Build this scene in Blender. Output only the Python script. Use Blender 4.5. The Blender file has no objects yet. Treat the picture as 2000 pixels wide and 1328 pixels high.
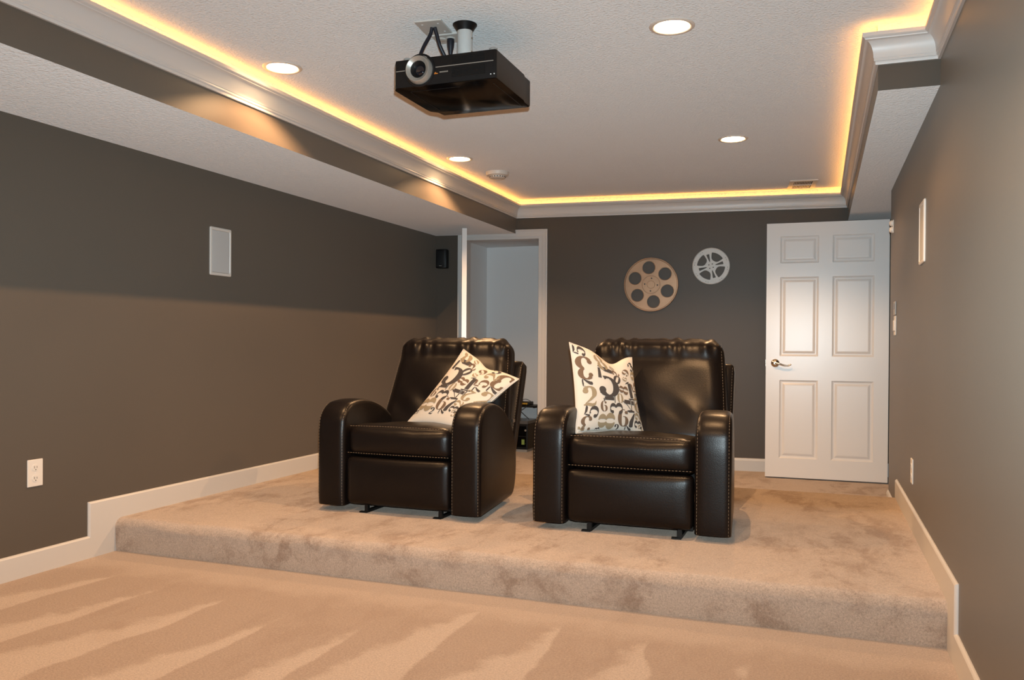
import bpy, bmesh, math, random
import numpy as np
from mathutils import Vector, Matrix

sc = bpy.context.scene
PI = math.pi
rnd = random.Random(7)

# ---------------------------------------------------------------- camera
F, CX, CY = 1632.845, 994.776, 683.127          # pixels in the 2000 x 1328 frame
AX = Matrix(((0.9376569, 0.3475022, 0.0064623),
             (-0.0084502, 0.0042054, 0.9999555),
             (0.3474596, -0.9376697, 0.0068797)))   # right, up, back in world axes
CAM = Vector((0, 0, 1.063))
cd = bpy.data.cameras.new('camera')
cam = bpy.data.objects.new('camera', cd)
sc.collection.objects.link(cam)
m4 = AX.transposed().to_4x4()
m4.translation = CAM
cam.matrix_world = m4
cd.sensor_fit = 'HORIZONTAL'
cd.sensor_width = 36.0
cd.lens = F / 2000 * 36
cd.shift_x = (1000 - CX) / 2000
cd.shift_y = (CY - 664) / 2000
cd.clip_start = 0.02
sc.camera = cam

# ---------------------------------------------------------------- colour management, world, lights
sc.view_settings.view_transform = 'Standard'
sc.view_settings.look = 'None'
sc.view_settings.gamma = 1
sc.view_settings.use_curve_mapping = False
sc.view_settings.exposure = 0.0
sc.cycles.use_denoising = True
sc.cycles.sample_clamp_indirect = 4.0

w = bpy.data.worlds.new('world')
w.use_nodes = True
w.node_tree.nodes['Background'].inputs[0].default_value = (0.6, 0.6, 0.62, 1)
w.node_tree.nodes['Background'].inputs[1].default_value = 0.0
sc.world = w

FLASH_POWER = 570.0
FLASH_SH, FLASH_SV = 1.8, 0.27      # tangents of the beam's half widths
FLASH_COL = (0.76, 0.93, 1.0)
SPOT_POWER = 74.0
WARM = (1.0, 0.57, 0.27)
COVE_STRENGTH = 19.0
COVE_COL = (1.0, 0.42, 0.07)
LENS_STRENGTH = 30.0

# the camera's own pop-up flash, 9 cm above its lens; its reflector throws a wide, flat beam
fl = bpy.data.lights.new('camera_flash', 'SPOT')
fl.spot_size = math.radians(150); fl.spot_blend = 0.3; fl.shadow_soft_size = 0.012
fl.energy = FLASH_POWER; fl.color = FLASH_COL
fl.use_nodes = True
_n = fl.node_tree.nodes; _l = fl.node_tree.links
_em = next(n for n in _n if n.type == 'EMISSION')
_geo = _n.new('ShaderNodeNewGeometry')
def _dot(v):
    d = _n.new('ShaderNodeVectorMath'); d.operation = 'DOT_PRODUCT'
    _l.new(_geo.outputs['Incoming'], d.inputs[0]); d.inputs[1].default_value = v
    return d.outputs['Value']
def _m(op, a, b=None):
    n = _n.new('ShaderNodeMath'); n.operation = op
    for i, v in enumerate((a, b)):
        if v is None: continue
        if isinstance(v, (int, float)): n.inputs[i].default_value = v
        else: _l.new(v, n.inputs[i])
    return n.outputs[0]
_fw = _m('MAXIMUM', _m('ABSOLUTE', _dot(AX[2])), 0.05)
_h = _m('DIVIDE', _m('DIVIDE', _dot(AX[0]), _fw), FLASH_SH)
_up = AX[1].copy() + AX[2] * 0.05      # the reflector points a little upwards
_v = _m('DIVIDE', _m('DIVIDE', _dot(_up), _fw), FLASH_SV)
_e = _m('EXPONENT', _m('MULTIPLY', _m('ADD', _m('MULTIPLY', _h, _h), _m('MULTIPLY', _v, _v)), -0.5))
_l.new(_m('ADD', _m('MULTIPLY', _e, 0.95), 0.05), _em.inputs['Strength'])
flo = bpy.data.objects.new('camera_flash', fl)
sc.collection.objects.link(flo)
fm = m4.copy(); fm.translation = CAM + Vector((0, 0.03, 0.088))
flo.matrix_world = fm

# ---------------------------------------------------------------- dimensions (metres)
XL, XR = -3.3555, 0.4415
YS, HP = 3.2845, 0.1668            # step riser, platform height
YPB = 5.4725                       # back edge of the platform
ZC, ZCR, ZCE = 2.2029, 2.320, 2.366    # crown bottom, crown top, ceiling
XF, ZS = -2.5914, 2.0653           # left soffit face and underside
XG, ZSR, YE = 0.2148, 2.0997, 3.7039   # right soffit face, underside, front end
YWE = 6.103                        # right wall's end
BH = 0.108
YF = -2.4                          # wall behind the camera
SK = 0.0989
def yb(x): return 7.405 + SK * x
BANG = math.atan(SK)

# ---------------------------------------------------------------- materials
def new_mat(name):
    m = bpy.data.materials.new(name)
    m.use_nodes = True
    nt = m.node_tree
    return m, nt, nt.nodes['Principled BSDF']

def simple(name, col, rough=0.5, metal=0.0, spec=0.5, bump=None, emit=None, coat=0.0, var=None, matte=0.0):
    m, nt, b = new_mat(name)
    b.inputs['Diffuse Roughness'].default_value = matte
    b.inputs['Base Color'].default_value = (*col, 1)
    b.inputs['Roughness'].default_value = rough
    b.inputs['Metallic'].default_value = metal
    b.inputs['Specular IOR Level'].default_value = spec
    b.inputs['Coat Weight'].default_value = coat
    tc = nt.nodes.new('ShaderNodeTexCoord')
    if var:
        sc_, amt = var
        n = nt.nodes.new('ShaderNodeTexNoise'); n.inputs['Scale'].default_value = sc_
        n.inputs['Detail'].default_value = 4
        nt.links.new(tc.outputs['Object'], n.inputs['Vector'])
        mx = nt.nodes.new('ShaderNodeMix'); mx.data_type = 'RGBA'
        mx.inputs[6].default_value = (*[c * (1 - amt) for c in col], 1)
        mx.inputs[7].default_value = (*[min(1, c * (1 + amt)) for c in col], 1)
        nt.links.new(n.outputs['Fac'], mx.inputs[0])
        nt.links.new(mx.outputs[2], b.inputs['Base Color'])
    if bump:
        sc_, st, dist = bump
        n = nt.nodes.new('ShaderNodeTexNoise'); n.inputs['Scale'].default_value = sc_
        n.inputs['Detail'].default_value = 5
        nt.links.new(tc.outputs['Object'], n.inputs['Vector'])
        bp = nt.nodes.new('ShaderNodeBump'); bp.inputs['Strength'].default_value = st
        bp.inputs['Distance'].default_value = dist
        nt.links.new(n.outputs['Fac'], bp.inputs['Height'])
        nt.links.new(bp.outputs[0], b.inputs['Normal'])
    if emit:
        b.inputs['Emission Color'].default_value = (*emit[0], 1)
        b.inputs['Emission Strength'].default_value = emit[1]
    return m

M = {}
M['wall'] = simple('brown_wall_paint', (0.120, 0.098, 0.078), 0.44, spec=0.28, bump=(260, 0.10, 0.002), var=(1.6, 0.05), matte=1.0)
M['ceiling'] = simple('textured_ceiling_paint', (0.73, 0.72, 0.71), 0.85, spec=0.2, bump=(85, 0.9, 0.0085), matte=1.0)
M['trim'] = simple('white_trim_paint', (0.66, 0.65, 0.635), 0.36, spec=0.5)
M['door'] = simple('white_door_paint', (0.88, 0.87, 0.855), 0.28, spec=0.5, bump=(30, 0.05, 0.001))
M['closet'] = simple('pale_closet_paint', (0.82, 0.82, 0.82), 0.7, spec=0.3)
M['plastic_white'] = simple('white_plastic', (0.78, 0.75, 0.70), 0.35)
M['grille'] = simple('white_speaker_grille', (0.60, 0.62, 0.62), 0.6, bump=(900, 0.5, 0.001))
M['slot'] = simple('dark_slot', (0.05, 0.045, 0.04), 0.6)
M['black'] = simple('black_plastic', (0.007, 0.007, 0.0075), 0.45, spec=0.35)
M['black_gloss'] = simple('black_gloss_plastic', (0.003, 0.003, 0.0033), 0.12, spec=0.06)
M['black_metal'] = simple('black_metal', (0.02, 0.02, 0.02), 0.45, metal=0.6)
M['cable'] = simple('black_cable_rubber', (0.012, 0.013, 0.022), 0.45)
M['grey_plastic'] = simple('grey_plastic', (0.36, 0.35, 0.33), 0.4)
M['silver'] = simple('silver_plastic', (0.46, 0.44, 0.40), 0.33, metal=0.5)
M['chrome'] = simple('brushed_nickel', (0.72, 0.66, 0.58), 0.22, metal=1.0)
M['bronze'] = simple('aged_bronze_paint', (0.36, 0.205, 0.115), 0.40, metal=0.45, var=(7, 0.32))
M['reel_white'] = simple('white_enamel', (0.66, 0.66, 0.64), 0.4, var=(60, 0.06))
M['leather'] = simple('dark_brown_leather', (0.0075, 0.005, 0.0042), 0.34, spec=0.30, bump=(210, 0.16, 0.0025), var=(6, 0.25))
M['thread'] = simple('tan_thread', (0.30, 0.22, 0.145), 0.75)
M['fabric'] = simple('cream_canvas', (0.78, 0.72, 0.63), 0.9, spec=0.15, bump=(700, 0.25, 0.001))
M['ink_dark'] = simple('charcoal_ink', (0.085, 0.075, 0.070), 0.9, spec=0.1)
M['ink_brown'] = simple('brown_ink', (0.20, 0.135, 0.09), 0.9, spec=0.1)
M['ink_khaki'] = simple('khaki_ink', (0.36, 0.29, 0.19), 0.9, spec=0.1)
M['lens_glow'] = simple('lit_lamp_glass', (0.9, 0.9, 0.9), 0.4, emit=((1.0, 0.64, 0.32), LENS_STRENGTH))
M['rope'] = simple('amber_rope_light', (0.8, 0.5, 0.2), 0.4, emit=(COVE_COL, COVE_STRENGTH))
M['led'] = simple('indicator_white', (0.8, 0.8, 0.8), 0.4)
M['orange_mark'] = simple('orange_mark', (0.75, 0.24, 0.03), 0.5)
M['yellow'] = simple('yellow_plastic', (0.72, 0.42, 0.05), 0.5)
M['green'] = simple('green_label', (0.28, 0.40, 0.10), 0.5)
M['glass_lens'] = simple('coated_lens_glass', (0.01, 0.011, 0.016), 0.04, coat=1.0)
M['lcd'] = simple('grey_display', (0.12, 0.12, 0.12), 0.3)

def carpet(name, stripes):
    m, nt, b = new_mat(name)
    N = nt.nodes.new; L = nt.links.new
    b.inputs['Roughness'].default_value = 0.95
    b.inputs['Diffuse Roughness'].default_value = 0.8
    b.inputs['Specular IOR Level'].default_value = 0.08
    b.inputs['Sheen Weight'].default_value = 0.15
    b.inputs['Sheen Roughness'].default_value = 0.6
    tc = N('ShaderNodeTexCoord')
    def noise(scale, detail=3, vec=None, rough=0.55, dist=0.0):
        n = N('ShaderNodeTexNoise'); n.inputs['Scale'].default_value = scale
        n.inputs['Detail'].default_value = detail; n.inputs['Roughness'].default_value = rough
        n.inputs['Distortion'].default_value = dist
        L(vec or tc.outputs['Object'], n.inputs['Vector']); return n.outputs['Fac']
    def ramp(f, a, b_):
        r = N('ShaderNodeMapRange'); r.interpolation_type = 'SMOOTHSTEP'
        L(f, r.inputs[0]); r.inputs[1].default_value = a; r.inputs[2].default_value = b_
        return r.outputs[0]
    def math_(op, a, b_):
        n = N('ShaderNodeMath'); n.operation = op
        for i, v in enumerate((a, b_)):
            if isinstance(v, (int, float)): n.inputs[i].default_value = v
            else: L(v, n.inputs[i])
        return n.outputs[0]
    mpx = N('ShaderNodeMapping'); L(tc.outputs['Object'], mpx.inputs[0]); mpx.inputs['Scale'].default_value = (1.25, 0.62, 1.25)
    big = ramp(noise(2.0, 4, vec=mpx.outputs[0], dist=0.5), 0.38, 0.60)
    med = ramp(noise(6.5, 6, vec=mpx.outputs[0], rough=0.68, dist=0.35), 0.44, 0.64)
    patch = math_('ADD', math_('MULTIPLY', math_('MULTIPLY', big, med), 0.85), math_('MULTIPLY', ramp(noise(22, 4), 0.5, 0.75), 0.22))
    if stripes:
        # nap shading of vacuum strokes painted as colour bands, fanning out from the step
        sy = N('ShaderNodeSeparateXYZ'); L(tc.outputs['Object'], sy.inputs[0])
        X, Y = sy.outputs[0], sy.outputs[1]
        spread = math_('ADD', 1.0, math_('MULTIPLY', math_('SUBTRACT', 3.0, Y), 0.08))
        s0 = math_('MULTIPLY', math_('DIVIDE', math_('ADD', X, 1.83), spread), 2.9)
        wob = noise(1.7, 2); fine = noise(26, 4)
        s1 = math_('ADD', s0, math_('ADD', math_('MULTIPLY', wob, 0.55), math_('MULTIPLY', fine, 0.07)))
        fr = math_('SUBTRACT', 1.0, math_('FRACT', s1, 0)); idx = math_('FLOOR', s1, 0)
        rnd_ = math_('FRACT', math_('MULTIPLY', math_('SINE', math_('MULTIPLY', idx, 12.99), 0), 43.7), 0)
        start = math_('ADD', 2.72, math_('MULTIPLY', rnd_, 0.42))
        wide = math_('MULTIPLY', math_('SUBTRACT', start, Y), math_('ADD', 0.75, math_('MULTIPLY', rnd_, 0.4)))
        wide = math_('MINIMUM', wide, 0.74)
        edge = math_('SUBTRACT', wide, math_('ADD', fr, math_('MULTIPLY', math_('SUBTRACT', noise(9, 5), 0.5), 0.55)))
        st = math_('MULTIPLY', ramp(edge, -0.10, 0.10), ramp(fr, 0.0, 0.05))
        near_step = ramp(math_('ADD', Y, math_('MULTIPLY', math_('SUBTRACT', noise(5, 4), 0.5), 0.35)), 2.92, 3.10)
        st = math_('MAXIMUM', st, math_('MULTIPLY', near_step, 0.6))
        patch = math_('ADD', math_('MULTIPLY', patch, 0.18), math_('SUBTRACT', 0.66, math_('MULTIPLY', st, 0.66)))
    pile = noise(330, 2, rough=0.7)
    pile2 = noise(130, 3, rough=0.7)
    mx = N('ShaderNodeMix'); mx.data_type = 'RGBA'
    mx.inputs[6].default_value = (0.53, 0.425, 0.345, 1)
    mx.inputs[7].default_value = (0.36, 0.26, 0.195, 1)
    L(patch, mx.inputs[0])
    mx2 = N('ShaderNodeMix'); mx2.data_type = 'RGBA'; mx2.blend_type = 'MULTIPLY'
    mx2.inputs[0].default_value = 1.0
    L(mx.outputs[2], mx2.inputs[6])
    mr = N('ShaderNodeMapRange'); L(math_('ADD', math_('MULTIPLY', pile, 0.5), math_('MULTIPLY', pile2, 0.5)), mr.inputs[0])
    mr.inputs[1].default_value = 0.3; mr.inputs[2].default_value = 0.7
    mr.inputs[3].default_value = 0.62; mr.inputs[4].default_value = 1.36
    cmb = N('ShaderNodeCombineColor')
    for i in range(3): L(mr.outputs[0], cmb.inputs[i])
    L(cmb.outputs[0], mx2.inputs[7])
    L(mx2.outputs[2], b.inputs['Base Color'])
    bp = N('ShaderNodeBump'); bp.inputs['Strength'].default_value = 0.55; bp.inputs['Distance'].default_value = 0.006
    L(math_('ADD', pile, pile2), bp.inputs['Height'])
    L(bp.outputs[0], b.inputs['Normal'])
    return m
M['carpet'] = carpet('beige_cut_pile_carpet', False)
M['carpet_swept'] = carpet('beige_cut_pile_carpet_vacuumed', True)

# ---------------------------------------------------------------- builders
def link(name, me, mats, parent=None, smooth=False, angle=None):
    o = bpy.data.objects.new(name, me)
    sc.collection.objects.link(o)
    for m in (mats if isinstance(mats, (list, tuple)) else [mats]):
        me.materials.append(M[m] if isinstance(m, str) else m)
    if smooth:
        for p in me.polygons: p.use_smooth = True
        if angle:
            me.set_sharp_from_angle(angle=math.radians(angle))
    if parent: o.parent = parent
    return o

def obj(name, bm, mats, parent=None, smooth=False, angle=None, recalc=True):
    if recalc: bmesh.ops.recalc_face_normals(bm, faces=bm.faces)
    me = bpy.data.meshes.new(name)
    bm.to_mesh(me); bm.free()
    return link(name, me, mats, parent, smooth, angle)

def tag(o, label=None, cat=None, group=None, kind=None):
    if label: o['label'] = label
    if cat: o['category'] = cat
    if group: o['group'] = group
    if kind: o['kind'] = kind
    return o

def thing(name, label, cat, loc=(0, 0, 0), rz=0.0, group=None):
    o = bpy.data.objects.new(name, None)
    o.empty_display_size = 0.1
    sc.collection.objects.link(o)
    o.location = loc; o.rotation_euler = (0, 0, rz)
    return tag(o, label, cat, group)

def dup(root, loc, label, rz=None):
    r = root.copy(); sc.collection.objects.link(r); r.location = loc
    if rz is not None: r.rotation_euler = (0, 0, rz)
    r['label'] = label
    for ch in list(root.children):
        c = ch.copy(); sc.collection.objects.link(c); c.parent = r
        for g in list(ch.children):
            d = g.copy(); sc.collection.objects.link(d); d.parent = c
    return r

def struct(o): o['kind'] = 'structure'; return o

def box(bm, x0, x1, y0, y1, z0, z1, mi=0, mat=None):
    vs = [bm.verts.new(Vector(p) if mat is None else mat @ Vector(p)) for p in
          ((x0, y0, z0), (x1, y0, z0), (x1, y1, z0), (x0, y1, z0), (x0, y0, z1), (x1, y0, z1), (x1, y1, z1), (x0, y1, z1))]
    fs = []
    for f in ((0, 3, 2, 1), (4, 5, 6, 7), (0, 1, 5, 4), (1, 2, 6, 5), (2, 3, 7, 6), (3, 0, 4, 7)):
        fc = bm.faces.new([vs[i] for i in f]); fc.material_index = mi; fs.append(fc)
    return vs, fs

def bevel_all(bm, off, seg=2):
    bmesh.ops.bevel(bm, geom=list(bm.edges), offset=off, segments=seg, profile=0.5, affect='EDGES', clamp_overlap=True)

def rbox(x0, x1, y0, y1, z0, z1, r, seg=2):
    bm = bmesh.new(); box(bm, x0, x1, y0, y1, z0, z1); bmesh.ops.recalc_face_normals(bm, faces=bm.faces)
    bevel_all(bm, r, seg); return bm

def prism(bm, poly, axis, a, b, mi=0):
    """polygon (list of 2-d points) extruded along axis from a to b"""
    def P(p, t):
        return Vector((t, p[0], p[1])) if axis == 'x' else Vector((p[0], t, p[1])) if axis == 'y' else Vector((p[0], p[1], t))
    A = [bm.verts.new(P(p, a)) for p in poly]; B = [bm.verts.new(P(p, b)) for p in poly]
    n = len(poly)
    bm.faces.new(A).material_index = mi; bm.faces.new(B[::-1]).material_index = mi
    for i in range(n):
        bm.faces.new((A[i], B[i], B[(i + 1) % n], A[(i + 1) % n])).material_index = mi
    return A, B

def lathe(bm, prof, mat=None, seg=32, mi=0, close=True):
    """prof: list of (r, z); revolved about z"""
    rings = []
    for r, z in prof:
        if r < 1e-6:
            v = bm.verts.new(Vector((0, 0, z)) if mat is None else mat @ Vector((0, 0, z))); rings.append([v])
        else:
            rings.append([bm.verts.new((lambda p: p if mat is None else mat @ p)(Vector((r * math.cos(2 * PI * k / seg), r * math.sin(2 * PI * k / seg), z)))) for k in range(seg)])
    for a, b in zip(rings[:-1], rings[1:]):
        for k in range(seg):
            k2 = (k + 1) % seg
            if len(a) == 1 and len(b) == 1: continue
            if len(a) == 1: f = bm.faces.new((a[0], b[k], b[k2]))
            elif len(b) == 1: f = bm.faces.new((a[k], a[k2], b[0]))
            else: f = bm.faces.new((a[k], a[k2], b[k2], b[k]))
            f.material_index = mi
    return rings

def tube(bm, pts, r, seg=8, mi=0, cap=True):
    pts = [Vector(p) for p in pts]
    rings = []
    up = None
    for i, p in enumerate(pts):
        t = (pts[min(i + 1, len(pts) - 1)] - pts[max(i - 1, 0)]).normalized()
        if up is None:
            up = Vector((0, 0, 1)) if abs(t.z) < 0.9 else Vector((1, 0, 0))
        n = (up - t * up.dot(t)).normalized(); up = n
        b = t.cross(n)
        rr = r[i] if isinstance(r, (list, tuple)) else r
        rings.append([bm.verts.new(p + (n * math.cos(2 * PI * k / seg) + b * math.sin(2 * PI * k / seg)) * rr) for k in range(seg)])
    for a, b in zip(rings[:-1], rings[1:]):
        for k in range(seg):
            bm.faces.new((a[k], a[(k + 1) % seg], b[(k + 1) % seg], b[k])).material_index = mi
    if cap:
        bm.faces.new(rings[0][::-1]).material_index = mi; bm.faces.new(rings[-1]).material_index = mi

def smooth_path(pts, n=8):
    pts = [Vector(p) for p in pts]; out = []
    for i in range(len(pts) - 1):
        p0 = pts[max(i - 1, 0)]; p1 = pts[i]; p2 = pts[i + 1]; p3 = pts[min(i + 2, len(pts) - 1)]
        for k in range(n):
            t = k / n
            out.append(0.5 * ((2 * p1) + (p2 - p0) * t + (2 * p0 - 5 * p1 + 4 * p2 - p3) * t * t + (3 * p1 - p0 - 3 * p2 + p3) * t ** 3))
    out.append(pts[-1]); return out

def sweep(bm, path, prof, mi=0, caps=True):
    """prof (d, z) swept along a plan polyline; d grows to the left of the walking direction"""
    n = len(path); rings = []
    for i, p in enumerate(path):
        p = Vector(p)
        d1 = (Vector(path[i]) - Vector(path[i - 1])).normalized() if i > 0 else None
        d2 = (Vector(path[i + 1]) - Vector(path[i])).normalized() if i < n - 1 else None
        if d1 is None: d1 = d2
        if d2 is None: d2 = d1
        n1 = Vector((-d1.y, d1.x)); n2 = Vector((-d2.y, d2.x))
        mt = (n1 + n2); mt = mt / max(0.2, mt.dot(n1))
        rings.append([bm.verts.new((p.x + mt.x * d, p.y + mt.y * d, z)) for d, z in prof])
    k = len(prof)
    for a, b in zip(rings[:-1], rings[1:]):
        for j in range(k):
            bm.faces.new((a[j], b[j], b[(j + 1) % k], a[(j + 1) % k])).material_index = mi
    if caps:
        bm.faces.new(rings[0]).material_index = mi; bm.faces.new(rings[-1][::-1]).material_index = mi

def pbox(sx, sy, sz, r, n=14, bulge=(0, 0, 0)):
    """soft rounded box (half sizes) as a bmesh with a fine grid, sides bulging out"""
    bm = bmesh.new(); cache = {}
    T = [math.sin(PI / 2 * (2 * i / n - 1)) for i in range(n + 1)]
    S = (sx, sy, sz)
    def vert(c):
        key = tuple(round(v, 5) for v in c)
        if key in cache: return cache[key]
        q = [c[i] * S[i] for i in range(3)]
        core = [max(-(S[i] - r), min(S[i] - r, q[i])) for i in range(3)]
        d = Vector([q[i] - core[i] for i in range(3)])
        p = Vector(core) + (d.normalized() * r if d.length > 1e-9 else Vector())
        for i in range(3):
            a, b = (i + 1) % 3, (i + 2) % 3
            p[i] += bulge[i] * c[i] * (1 - c[a] ** 2) * (1 - c[b] ** 2)
        v = bm.verts.new(p); cache[key] = v; return v
    for ax in range(3):
        a, b = (ax + 1) % 3, (ax + 2) % 3
        for s in (-1, 1):
            for i in range(n):
                for j in range(n):
                    vs = []
                    for (ii, jj) in ((i, j), (i + 1, j), (i + 1, j + 1), (i, j + 1)):
                        c = [0, 0, 0]; c[ax] = s; c[a] = T[ii]; c[b] = T[jj]; vs.append(vert(c))
                    try: bm.faces.new(vs if s > 0 else vs[::-1])
                    except ValueError: pass
    return bm

def stitches(bm, path, normal_of=None, dash=0.010, gap=0.006, r=0.0008):
    path = [Vector(p) for p in path]
    seglen = [(b - a).length for a, b in zip(path[:-1], path[1:])]
    tot = sum(seglen)
    def at(s):
        for a, b, l in zip(path[:-1], path[1:], seglen):
            if s <= l: return a.lerp(b, s / max(l, 1e-9))
            s -= l
        return path[-1]
    s = 0.0
    while s < tot:
        a, b = at(s), at(min(tot, s + dash))
        if (b - a).length > 1e-4: tube(bm, [a, b], r, seg=4)
        s += dash + gap

# ================================================================= SETTING
def boxobj(name, x0, x1, y0, y1, z0, z1, mat):
    bm = bmesh.new(); box(bm, x0, x1, y0, y1, z0, z1)
    return struct(obj(name, bm, mat))

# floors ---------------------------------------------------------------
bm = bmesh.new()
box(bm, XL - 0.12, 2.2, YF, YS + 0.3, -0.05, 0.0)
floor = struct(obj('floor', bm, 'carpet_swept'))
bm = bmesh.new()
box(bm, XL - 0.12, 2.2, YS + 0.3, 8.4, -0.05, 0.0)
struct(obj('floor', bm, 'carpet'))

# raised platform with a rounded, slightly lumpy carpet nosing -----------
prof = [(YS + 0.004, 0.0), (YS, 0.03), (YS - 0.001, 0.08), (YS - 0.004, 0.115)]
for k in range(9):
    a = math.radians(180 - 90 * k / 8)
    prof.append((YS + 0.042 + 0.048 * math.cos(a), HP - 0.045 + 0.045 * math.sin(a)))
prof += [(YS + 0.3, HP), (4.2, HP), (YPB - 0.03, HP), (YPB, HP - 0.02), (YPB, 0.0)]
bm = bmesh.new(); nx = 120; rows = []
for i in range(nx + 1):
    x = XL + 0.008 + (XR - XL - 0.016) * i / nx
    row = []
    for j, (y, z) in enumerate(prof):
        dy = dz = 0
        if 2 <= j <= 13:
            dy = 0.004 * math.sin(x * 9.1 + 1.3 * z * 40) * math.sin(x * 3.7)
            dz = 0.002 * math.sin(x * 13.7 + 1)
            if j <= 3: dz = 0
        row.append(bm.verts.new((x, y + dy, z + dz)))
    rows.append(row)
for a, b in zip(rows[:-1], rows[1:]):
    for j in range(len(prof) - 1):
        bm.faces.new((a[j], b[j], b[j + 1], a[j + 1]))
bm.faces.new(rows[0]); bm.faces.new(rows[-1][::-1])
struct(obj('carpeted_platform', bm, 'carpet', smooth=True, angle=60))

# walls ----------------------------------------------------------------
boxobj('wall_left', XL - 0.12, XL, YF, yb(XL) + 0.1, 0, 2.5, 'wall')
boxobj('wall_right', XR, XR + 0.12, YF, YWE, 0, 2.5, 'wall')
boxobj('wall_front', XL - 0.12, XR + 0.12, YF - 0.12, YF, 0, 2.5, 'wall')
# back wall with the closet doorway cut out
DX0, DX1, DZ = -3.075, -2.362, 2.035       # clear opening
bm = bmesh.new()
def bwall(x0, x1, z0, z1):
    vs = []
    for z in (z0, z1):
        for x, dy in ((x0, 0), (x1, 0), (x1, 0.12), (x0, 0.12)):
            vs.append(bm.verts.new((x, yb(x) + dy, z)))
    for f in ((0, 3, 2, 1), (4, 5, 6, 7), (0, 1, 5, 4), (1, 2, 6, 5), (2, 3, 7, 6), (3, 0, 4, 7)):
        bm.faces.new([vs[i] for i in f])
bwall(XL - 0.12, DX0, 0, 2.5); bwall(DX1, 2.2, 0, 2.5); bwall(DX0, DX1, DZ, 2.5)
struct(obj('wall_back', bm, 'wall'))
# closet shell behind the doorway
CYB, CXL, CXR = 8.12, -3.265, -2.23
bm = bmesh.new()
box(bm, CXL - 0.05, CXL, yb(CXL) + 0.121, CYB, 0, 2.1)
box(bm, CXR, CXR + 0.05, yb(CXR) + 0.121, CYB, 0, 2.1)
box(bm, CXL - 0.05, CXR + 0.05, CYB, CYB + 0.05, 0, 2.1)
box(bm, CXL - 0.05, CXR + 0.05, yb(CXL) + 0.17, CYB + 0.05, 2.068, 2.12)
struct(obj('wall_closet', bm, 'closet'))
# landing beyond the opening in the right wall
bm = bmesh.new()
box(bm, XR + 0.12, 1.9, YWE - 0.12, YWE, 0, 2.5)
box(bm, 1.9, 2.0, YWE - 0.12, 7.6, 0, 2.5)
struct(obj('wall_landing', bm, 'wall'))

# ceiling ----------------------------------------------------------------
HOLES = [(-0.575, 3.44), (-2.395, 3.345), (-0.52, 5.437), (-2.385, 5.405)]
FRONT = [(-0.60, 1.42), (-2.395, 1.32), (-0.62, -0.6), (-2.395, -0.7)]
RH = 0.0735
bm = bmesh.new()
outer = [bm.verts.new((x, y, ZCE)) for x, y in ((XL - 0.1, YF - 0.1), (XR + 0.1, YF - 0.1), (XR + 0.1, 7.62), (XL - 0.1, 7.62))]
edges = [bm.edges.new((outer[i], outer[(i + 1) % 4])) for i in range(4)]
for hx, hy in HOLES + FRONT:
    ring = [bm.verts.new((hx + RH * math.cos(2 * PI * k / 24), hy + RH * math.sin(2 * PI * k / 24), ZCE)) for k in range(24)]
    edges += [bm.edges.new((ring[k], ring[(k + 1) % 24])) for k in range(24)]
bmesh.ops.triangle_fill(bm, edges=edges, use_beauty=True)
bad = []
for f in bm.faces:
    c = f.calc_center_median()
    if any((c.x - hx) ** 2 + (c.y - hy) ** 2 < (RH * 0.97) ** 2 and all((v.co.x - hx) ** 2 + (v.co.y - hy) ** 2 < (RH * 1.02) ** 2 for v in f.verts) for hx, hy in HOLES + FRONT):
        bad.append(f)
if bad: bmesh.ops.delete(bm, geom=bad, context='FACES')
for f in bm.faces:
    if f.normal.z > 0: f.normal_flip()
struct(obj('ceiling', bm, 'ceiling', recalc=False))
# slab above so no light leaks through the lamp cans
boxobj('ceiling', XL - 0.2, 2.2, YF - 0.2, 8.4, 2.52, 2.58, 'ceiling')

# dropped soffits: painted face, textured white underside -------------------
def soffit(x0, x1, y0, pts_back, z0, name, faces_m):
    bm = bmesh.new()
    poly = [(x0, y0), (x1, y0), (x1, yb(x1)), (x0, yb(x0))]
    lo = [bm.verts.new((x, y, z0)) for x, y in poly]; hi = [bm.verts.new((x, y, ZCE)) for x, y in poly]
    bm.faces.new(lo[::-1]).material_index = 1
    bm.faces.new(hi).material_index = 0
    for i in range(4):
        bm.faces.new((lo[i], lo[(i + 1) % 4], hi[(i + 1) % 4], hi[i])).material_index = 0
    return struct(obj(name, bm, ['wall', 'ceiling']))
soffit(XL, XF, YF, None, ZS, 'ceiling_soffit', None)
bm = bmesh.new()
poly = [(XG, YE), (XR, YE), (XR, YWE), (1.9, YWE), (1.9, yb(1.9)), (XG, yb(XG))]
prism(bm, poly, 'z', ZSR, ZCE)
for f in bm.faces:
    f.material_index = 1 if (abs(f.normal.z) > 0.9 and f.calc_center_median().z < ZSR + 0.01) else 0
bm.normal_update()
for f in bm.faces:
    f.material_index = 1 if (abs(f.normal.z) > 0.9 and f.calc_center_median().z < ZSR + 0.01) else 0
struct(obj('ceiling_soffit', bm, ['wall', 'ceiling']))

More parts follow.
